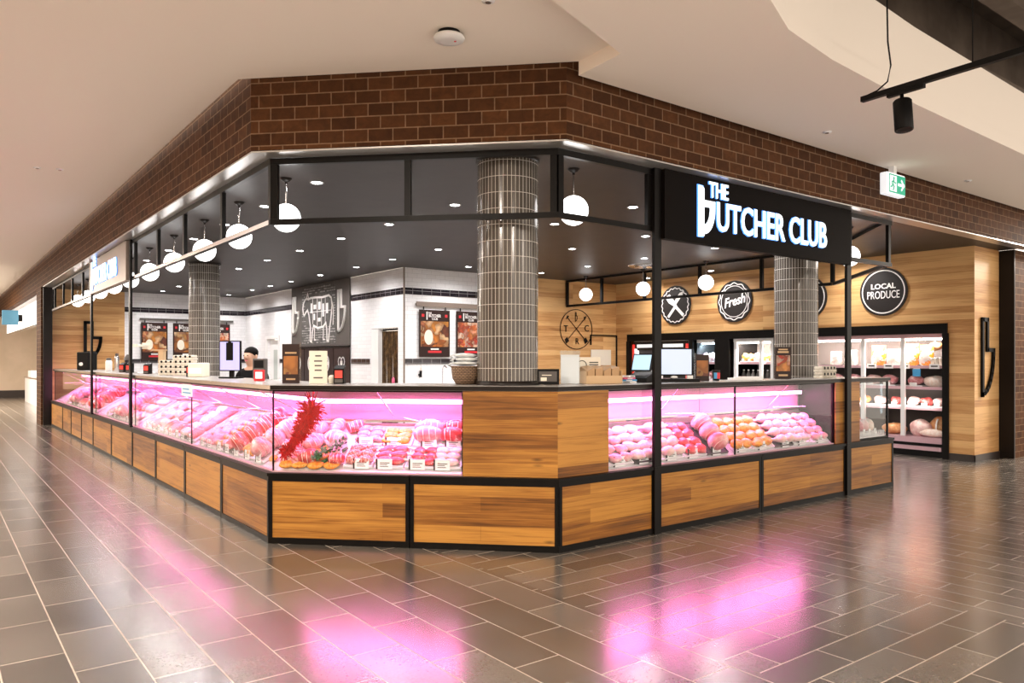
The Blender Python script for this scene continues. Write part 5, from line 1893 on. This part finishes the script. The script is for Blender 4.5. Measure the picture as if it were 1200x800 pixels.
t = thing('tall_poster_stand', 'small brown poster in an upright clear holder right of the large monitor', 'poster', on_right(823, .30), FC)
MB().box(-.065, .065, -.005, .005, 0, .26).build('board', M['brownboard'], t)
MB().box(-.055, .055, -.008, -.0055, .05, .2).build('photo_print', FOODS[2], t)
MB().box(-.08, -.067, -.006, .006, 0, .27).build('edge', M['acrylic'], t)
t = thing('drink_cup', 'dark cup with red and blue sides on the worktop right of the small poster', 'cup', on_right(839, .33), FC)
MB().lathe([(.032, 0), (.04, .10), (.041, .105)], n=18).build('cup', M['board'], t)
MB().box(.0, .03, -.042, -.036, .02, .08).build('red_patch', M['red'], t)
MB().box(-.03, .0, -.042, -.036, .02, .08).build('blue_patch', M['blue'], t)
t = thing('paper_pile', 'low pile of white papers on the worktop left of the right-hand column', 'papers', on_right(873, .34), FC)
MB().box(-.16, .16, -.07, .07, 0, .02).build('sheets', M['paper'], t)
MB().box(-.10, .14, -.05, .06, .0205, .034).build('top_sheets', M['white'], t)
t = thing('tall_poster_stand', 'brown poster with red food photo in front of the right-hand column', 'poster', on_right(917.5, .30), FC + .05)
MB().box(-.088, .088, -.005, .005, 0, .345).build('board', M['brownboard'], t)
MB().box(-.075, .075, -.008, -.0055, .085, .255).build('photo_print', FOODS[1], t)
MB().box(-.06, .06, -.008, -.0055, .28, .30).box(-.05, .05, -.008, -.0055, .31, .325).box(-.05, .05, -.008, -.0055, .03, .05).build('lettering', M['kraftd'], t)
egg_stack('cream egg carton on the worktop right of the right-hand column', on_right(967, .30), 2, 0.0, 'egg cartons right of the column')

# ------------------------------------------------------------------ shop worker behind the left-hand counter
def skin_body(name, verts, edges, radii, mat, parent, sub=2):
    me = bpy.data.meshes.new(name)
    me.from_pydata(verts, edges, [])
    o = bpy.data.objects.new(name, me)
    COL.objects.link(o)
    o.modifiers.new('skin', 'SKIN').use_smooth_shade = True
    for i, v in enumerate(me.skin_vertices[0].data):
        v.radius = radii[i] if isinstance(radii[i], tuple) else (radii[i], radii[i])
        v.use_root = (i == 0)
    sd = o.modifiers.new('smooth', 'SUBSURF')
    sd.levels = sd.render_levels = sub
    dg = bpy.context.evaluated_depsgraph_get()
    m2 = bpy.data.meshes.new_from_object(o.evaluated_get(dg))
    m2.materials.clear()
    m2.materials.append(mat)
    for p in m2.polygons:
        p.use_smooth = True
    bpy.data.objects.remove(o)
    q = bpy.data.objects.new(name, m2)
    COL.objects.link(q)
    q.parent = parent
    return q


pw = at(295, 430, 0, 1.15)
P = thing('person', 'person with short black hair and black shirt standing behind the left-hand counter', 'person', (1.15, pw.y, 0), -1.0)
V, Ed, Rr = [], [], []


def vtx(p, r, prev=None):
    V.append(p)
    Rr.append(r)
    if prev is not None:
        Ed.append((prev, len(V) - 1))
    return len(V) - 1


pel = vtx((0, 0, .93), (.15, .11))
wst = vtx((0, .0, 1.06), (.13, .095), pel)
chs = vtx((0, .01, 1.24), (.155, .11), wst)
nk0 = vtx((0, .015, 1.36), (.085, .075), chs)
nk = vtx((0, .0, 1.42), .052, nk0)
hd0 = vtx((0, -.02, 1.48), (.066, .074), nk)
hd1 = vtx((0, -.03, 1.56), (.075, .092), hd0)
hd2 = vtx((0, -.02, 1.625), (.062, .076), hd1)
nose = vtx((0, -.135, 1.525), .012, hd1)
for sx in (-1, 1):
    sh = vtx((.17 * sx, .01, 1.315), .058, nk0)
    el = vtx((.23 * sx, -.02, 1.05), .042, sh)
    wr_ = vtx((.17 * sx, -.24, 1.00), .028, el)
    pm = vtx((.155 * sx, -.31, 1.0), (.036, .018), wr_)
    for k in range(4):
        fx = .155 * sx + (-.027 + .018 * k)
        ln = (.062, .072, .068, .052)[k]
        a_ = vtx((fx, -.35, 1.0), .0085, pm)
        b_ = vtx((fx, -.35 - ln * .55, .99), .008, a_)
        vtx((fx, -.35 - ln, .972), .007, b_)
    th = vtx((.155 * sx - .045 * sx, -.30, .995), .010, pm)
    vtx((.155 * sx - .062 * sx, -.335, .985), .0085, th)
    hp = vtx((.095 * sx, 0, .86), .088, pel)
    kn = vtx((.10 * sx, -.01, .48), .058, hp)
    an = vtx((.10 * sx, .02, .09), .038, kn)
    vtx((.105 * sx, -.13, .035), (.042, .030), an)
skin_body('body', V, Ed, Rr, M['skin'], P)
# shirt, trousers, hair
sv = [(0, 0, .95), (0, 0, 1.08), (0, .01, 1.24), (0, .015, 1.345), (.178, .01, 1.31), (.225, -.01, 1.14), (-.178, .01, 1.31), (-.225, -.01, 1.14)]
skin_body('shirt', sv, [(0, 1), (1, 2), (2, 3), (3, 4), (4, 5), (3, 6), (6, 7)], [(.165, .125), (.15, .115), (.175, .13), (.095, .085), .072, .064, .072, .064], M['shirt'], P)
tv = [(0, 0, .95), (.098, 0, .85), (.10, -.01, .48), (.10, .02, .10), (-.098, 0, .85), (-.10, -.01, .48), (-.10, .02, .10)]
skin_body('trousers', tv, [(0, 1), (1, 2), (2, 3), (0, 4), (4, 5), (5, 6)], [(.165, .125), .10, .072, .058, .10, .072, .058], M['trouser'], P)
hb_ = MB().ball((0, -.008, 1.592), (.085, .10, .080), 20, 12, fn=lambda d: 1.0 if d.z > -.15 or d.y > .2 else .80)
hb_.build('hair', M['hair'], P)
MB().ball((-.03, -.118, 1.555), (.010, .006, .006), 8, 6).ball((.03, -.118, 1.555), (.010, .006, .006), 8, 6).build('eyes', M['hair'], P)
MB().ball((0, -.108, 1.488), (.024, .008, .006), 10, 6).build('mouth', M['pinkc'], P)
MB().ball((-.082, -.01, 1.54), (.012, .02, .03), 8, 6).ball((.082, -.01, 1.54), (.012, .02, .03), 8, 6).build('ears', M['skin'], P)

# ------------------------------------------------------------------ mall: exit sign, smoke detector, sprinklers, track light
p = at(1046, 217, 1, -.33)
t = thing('exit_sign', 'green and white lit exit sign with running figure and arrow above the brick', 'exit sign', (p.x, -.33, p.z), 0)
MB().box(-.20, .20, -.045, .045, -.12, .12).build('casing', M['ewhite'], t, bevel=.015)
MB().box(-.17, .185, -.049, -.0455, -.10, .10).build('green_panel', M['egreen'], t)
e = MB().box(-.16, -.01, -.051, -.0495, -.085, .085)
e.build('white_patch', M['ewhite'], t)
e = MB().stroke([(.03, 0), (.15, 0)], .03, -.052, -.0495).plate([(.10, -.065), (.165, 0), (.10, .065), (.085, .05), (.13, 0), (.085, -.05)], -.052, -.0495)
e.build('arrow', M['ewhite'], t)
e = MB().plate(circle(.016, 12, 0, 1, -.075, .058), -.054, -.0515).stroke([(-.08, .035), (-.095, -.01), (-.07, -.035), (-.09, -.07)], .018, -.054, -.0515).stroke(
    [(-.095, -.01), (-.12, -.035), (-.145, -.04)], .016, -.054, -.0515).stroke([(-.08, .03), (-.05, .005), (-.03, .015)], .012, -.054, -.0515).stroke([(-.085, .028), (-.12, .015), (-.125, -.01)], .012, -.054, -.0515)
e.build('running_figure', M['egreen'], t)
MB().box(-.03, .03, -.03, .03, .121, ZB - p.z).build('ceiling_mount', M['white'], t)
t = thing('smoke_detector', 'round white smoke detector on the upper ceiling above the corner', 'smoke detector', (.61, -.10, ZA))
MB().lathe([(.05, -.03), (.075, -.022), (.075, 0)][::1], n=28).build('base', M['black'], t)
MB().lathe([(.06, -.066), (.10, -.058), (.108, -.044), (.10, -.031), (.05, -.0305)], n=28).build('cap', M['white'], t)
MB().lathe([(.008, -.070), (.008, -.0665)], (.03, -.03, 0), 10).build('indicator', M['red'], t)
sp_ = None
for x, y, z, lab in ((.56, -.63, ZA, 'small sprinkler head on the ceiling edge nearest the camera above the corner'), (-1.21, 5.9, ZA, 'small sprinkler ring on the left ceiling, left of a pair'),
                     (-.99, 5.83, ZA, 'small sprinkler ring on the left ceiling, right of a pair'), (4.46, -.60, ZB, 'small sprinkler disc on the right-hand ceiling near the brick'),
                     (7.6, -.55, ZB, 'small sprinkler disc on the right-hand ceiling above the exit sign end')):
    if sp_ is None:
        sp_ = thing('sprinkler', lab, 'sprinkler', (x, y, z), 0, 'ceiling sprinklers')
        MB().lathe([(.022, -.012), (.04, -.006), (.042, 0)], n=18, cap=False).build('ring', M['white'], sp_)
        MB().lathe([(.018, -.014), (.018, 0)], n=12).build('head', M['stain'], sp_)
    else:
        dup(sp_, (x, y, z), 0, lab)
# track light: a black track hung at an angle under the void, one cylinder spot, a looping cable
a, b = at(1010, 120, 2, 3.30), at(1200, 62, 2, 3.30)
b = a + (b - a) * 1.6
dr = (b - a).normalized()
t = thing('track_light', 'black track with one cylinder spotlight hanging from the dark ceiling void', 'track light', tuple(a), math.atan2(dr.y, dr.x))
ln = (b - a).length
MB().box(0, ln, -.018, .018, 0, .036).build('track', M['black'], t)
s0 = (at(1055, 106, 2, 3.30) - a).length
MB().box(s0 - .09, s0 + .16, -.016, .016, -.026, -.0005).build('adaptor', M['black'], t)
sp = MB().lathe([(.055, -.22), (.058, -.215), (.058, -.02), (.05, -.01), (.012, 0), (.012, .03)], n=28).lathe([(.045, -.2205), (.045, -.20)], n=20).build('spot_head', M['black'], t)
sp.location = (s0 + .01, 0, -.058)
sp.rotation_euler = (-.06, -.10, 0)
cb = [(.03, 0, .036), (.10, .02, .055), (.17, .03, .10), (.20, .02, .2), (.19, .0, .36), (.185, 0, .62), (.19, 0, 1.0), (.20, .0, 1.6)]
MB().tube(cb, .0055, 6).build('cable', M['black'], t)
for x in (ln * .45, ln * .9):
    MB().tube([(x, 0, .036), (x, 0, 1.3)], .004, 6).build('hanger', M['black'], t)

# ------------------------------------------------------------------ left corridor neighbours
q_ = at(12, 372, 1, 22)
t = thing('corridor_sign', 'blue square shop sign projecting over the corridor at far left', 'sign', (q_.x, 22, q_.z - .21), 0)
MB().box(-.20, .20, -.06, .06, 0, .42).build('sign_box', M['bluesign'], t)
MB().box(.201, .30, -.03, .03, .1, .3).build('bracket', M['steel'], t)
t = thing('shopfront_lightbox', 'long white lit fascia over the neighbouring shop at far left', 'fascia', (.06, 17.2, 2.45), 0)
MB().box(0, .08, 0, 12, 0, .62).build('light_face', M['shoplit'], t)
MB().box(-.01, .09, -.02, 12.02, -.03, -.001).build('edge', M['stain'], t)
t = thing('promo_counter', 'white counter with pale box on it in the corridor shop at far left', 'counter', (.54, 23.3, 0), 0)
MB().box(0, .6, 0, 4.9, 0, .86).build('cabinet', M['shopwhite'], t)
MB().box(-.03, .63, -.03, 4.93, .861, .90).build('top', M['stain'], t)
MB().box(.05, .45, 3.4, 4.4, .901, 1.12).build('display_box', M['shopwhite'], t)

# ------------------------------------------------------------------ added lamps out of view to light the mall, and a warm ambient fill
mf = None
for i, (x, y, z, e_, lab) in enumerate(((-3.6, -2.2, ZA, 190, 'added square light behind the camera on the left'), (-4.2, 3.5, ZA, 150, 'added square light in the corridor ceiling, nearest'),
                                        (-4.2, 9.5, ZA, 150, 'added square light in the corridor ceiling, second'), (-4.2, 16, ZA, 170, 'added square light in the corridor ceiling, third'),
                                        (-3.6, 23, ZA, 650, 'added square light in the corridor ceiling, farthest'),
                                        (-.5, -6.5, ZB, 200, 'added square light behind the camera in the middle'), (6.5, -11, ZB + .6, 190, 'added square light in the void behind the camera'),
                                        (2.4, 24, 3.19, 130, 'added square light inside the neighbouring shop at far left'), (13.2, -1.0, ZB, 160, 'added square light past the brick pier on the right'))):
    if mf is None:
        mf = thing('added_mall_light', lab, 'ceiling light', (x, y, z - .002), 0, 'added square ceiling lights out of view')
        MB().box(-.32, .32, -.32, .32, -.008, 0).build('diffuser', M['lens'], mf)
        MB().box(-.35, .35, -.35, -.321, -.012, 0).box(-.35, .35, .321, .35, -.012, 0).box(-.35, -.321, -.32, .32, -.012, 0).box(.321, .35, -.32, .32, -.012, 0).build('frame', M['ring'], mf)
    else:
        dup(mf, (x, y, z - .002), 0, lab)
    ld = bpy.data.lights.new('added_mall_lamp', 'AREA')
    ld.size, ld.energy, ld.color = .6, e_ * 1.6, (1, .86, .72)
    q = bpy.data.objects.new('added_mall_lamp', ld)
    COL.objects.link(q)
    q.location = (x, y, z - .02)
w = bpy.data.worlds.new('mall_ambient')  # even warm ambient fill for the open mall
SC.world = w
w.use_nodes = True
bg = w.node_tree.nodes['Background']
bg.inputs[0].default_value = (1.0, .87, .74, 1)
bg.inputs[1].default_value = 1.55

SC.view_settings.view_transform = 'Standard'
SC.view_settings.look = 'None'
SC.view_settings.gamma = 1
SC.view_settings.use_curve_mapping = False
SC.view_settings.exposure = 0.55
SC.cycles.max_bounces = 8
SC.cycles.transparent_max_bounces = 24
SC.cycles.sample_clamp_indirect = 6
SC.cycles.use_denoising = True
bpy.context.view_layer.update()
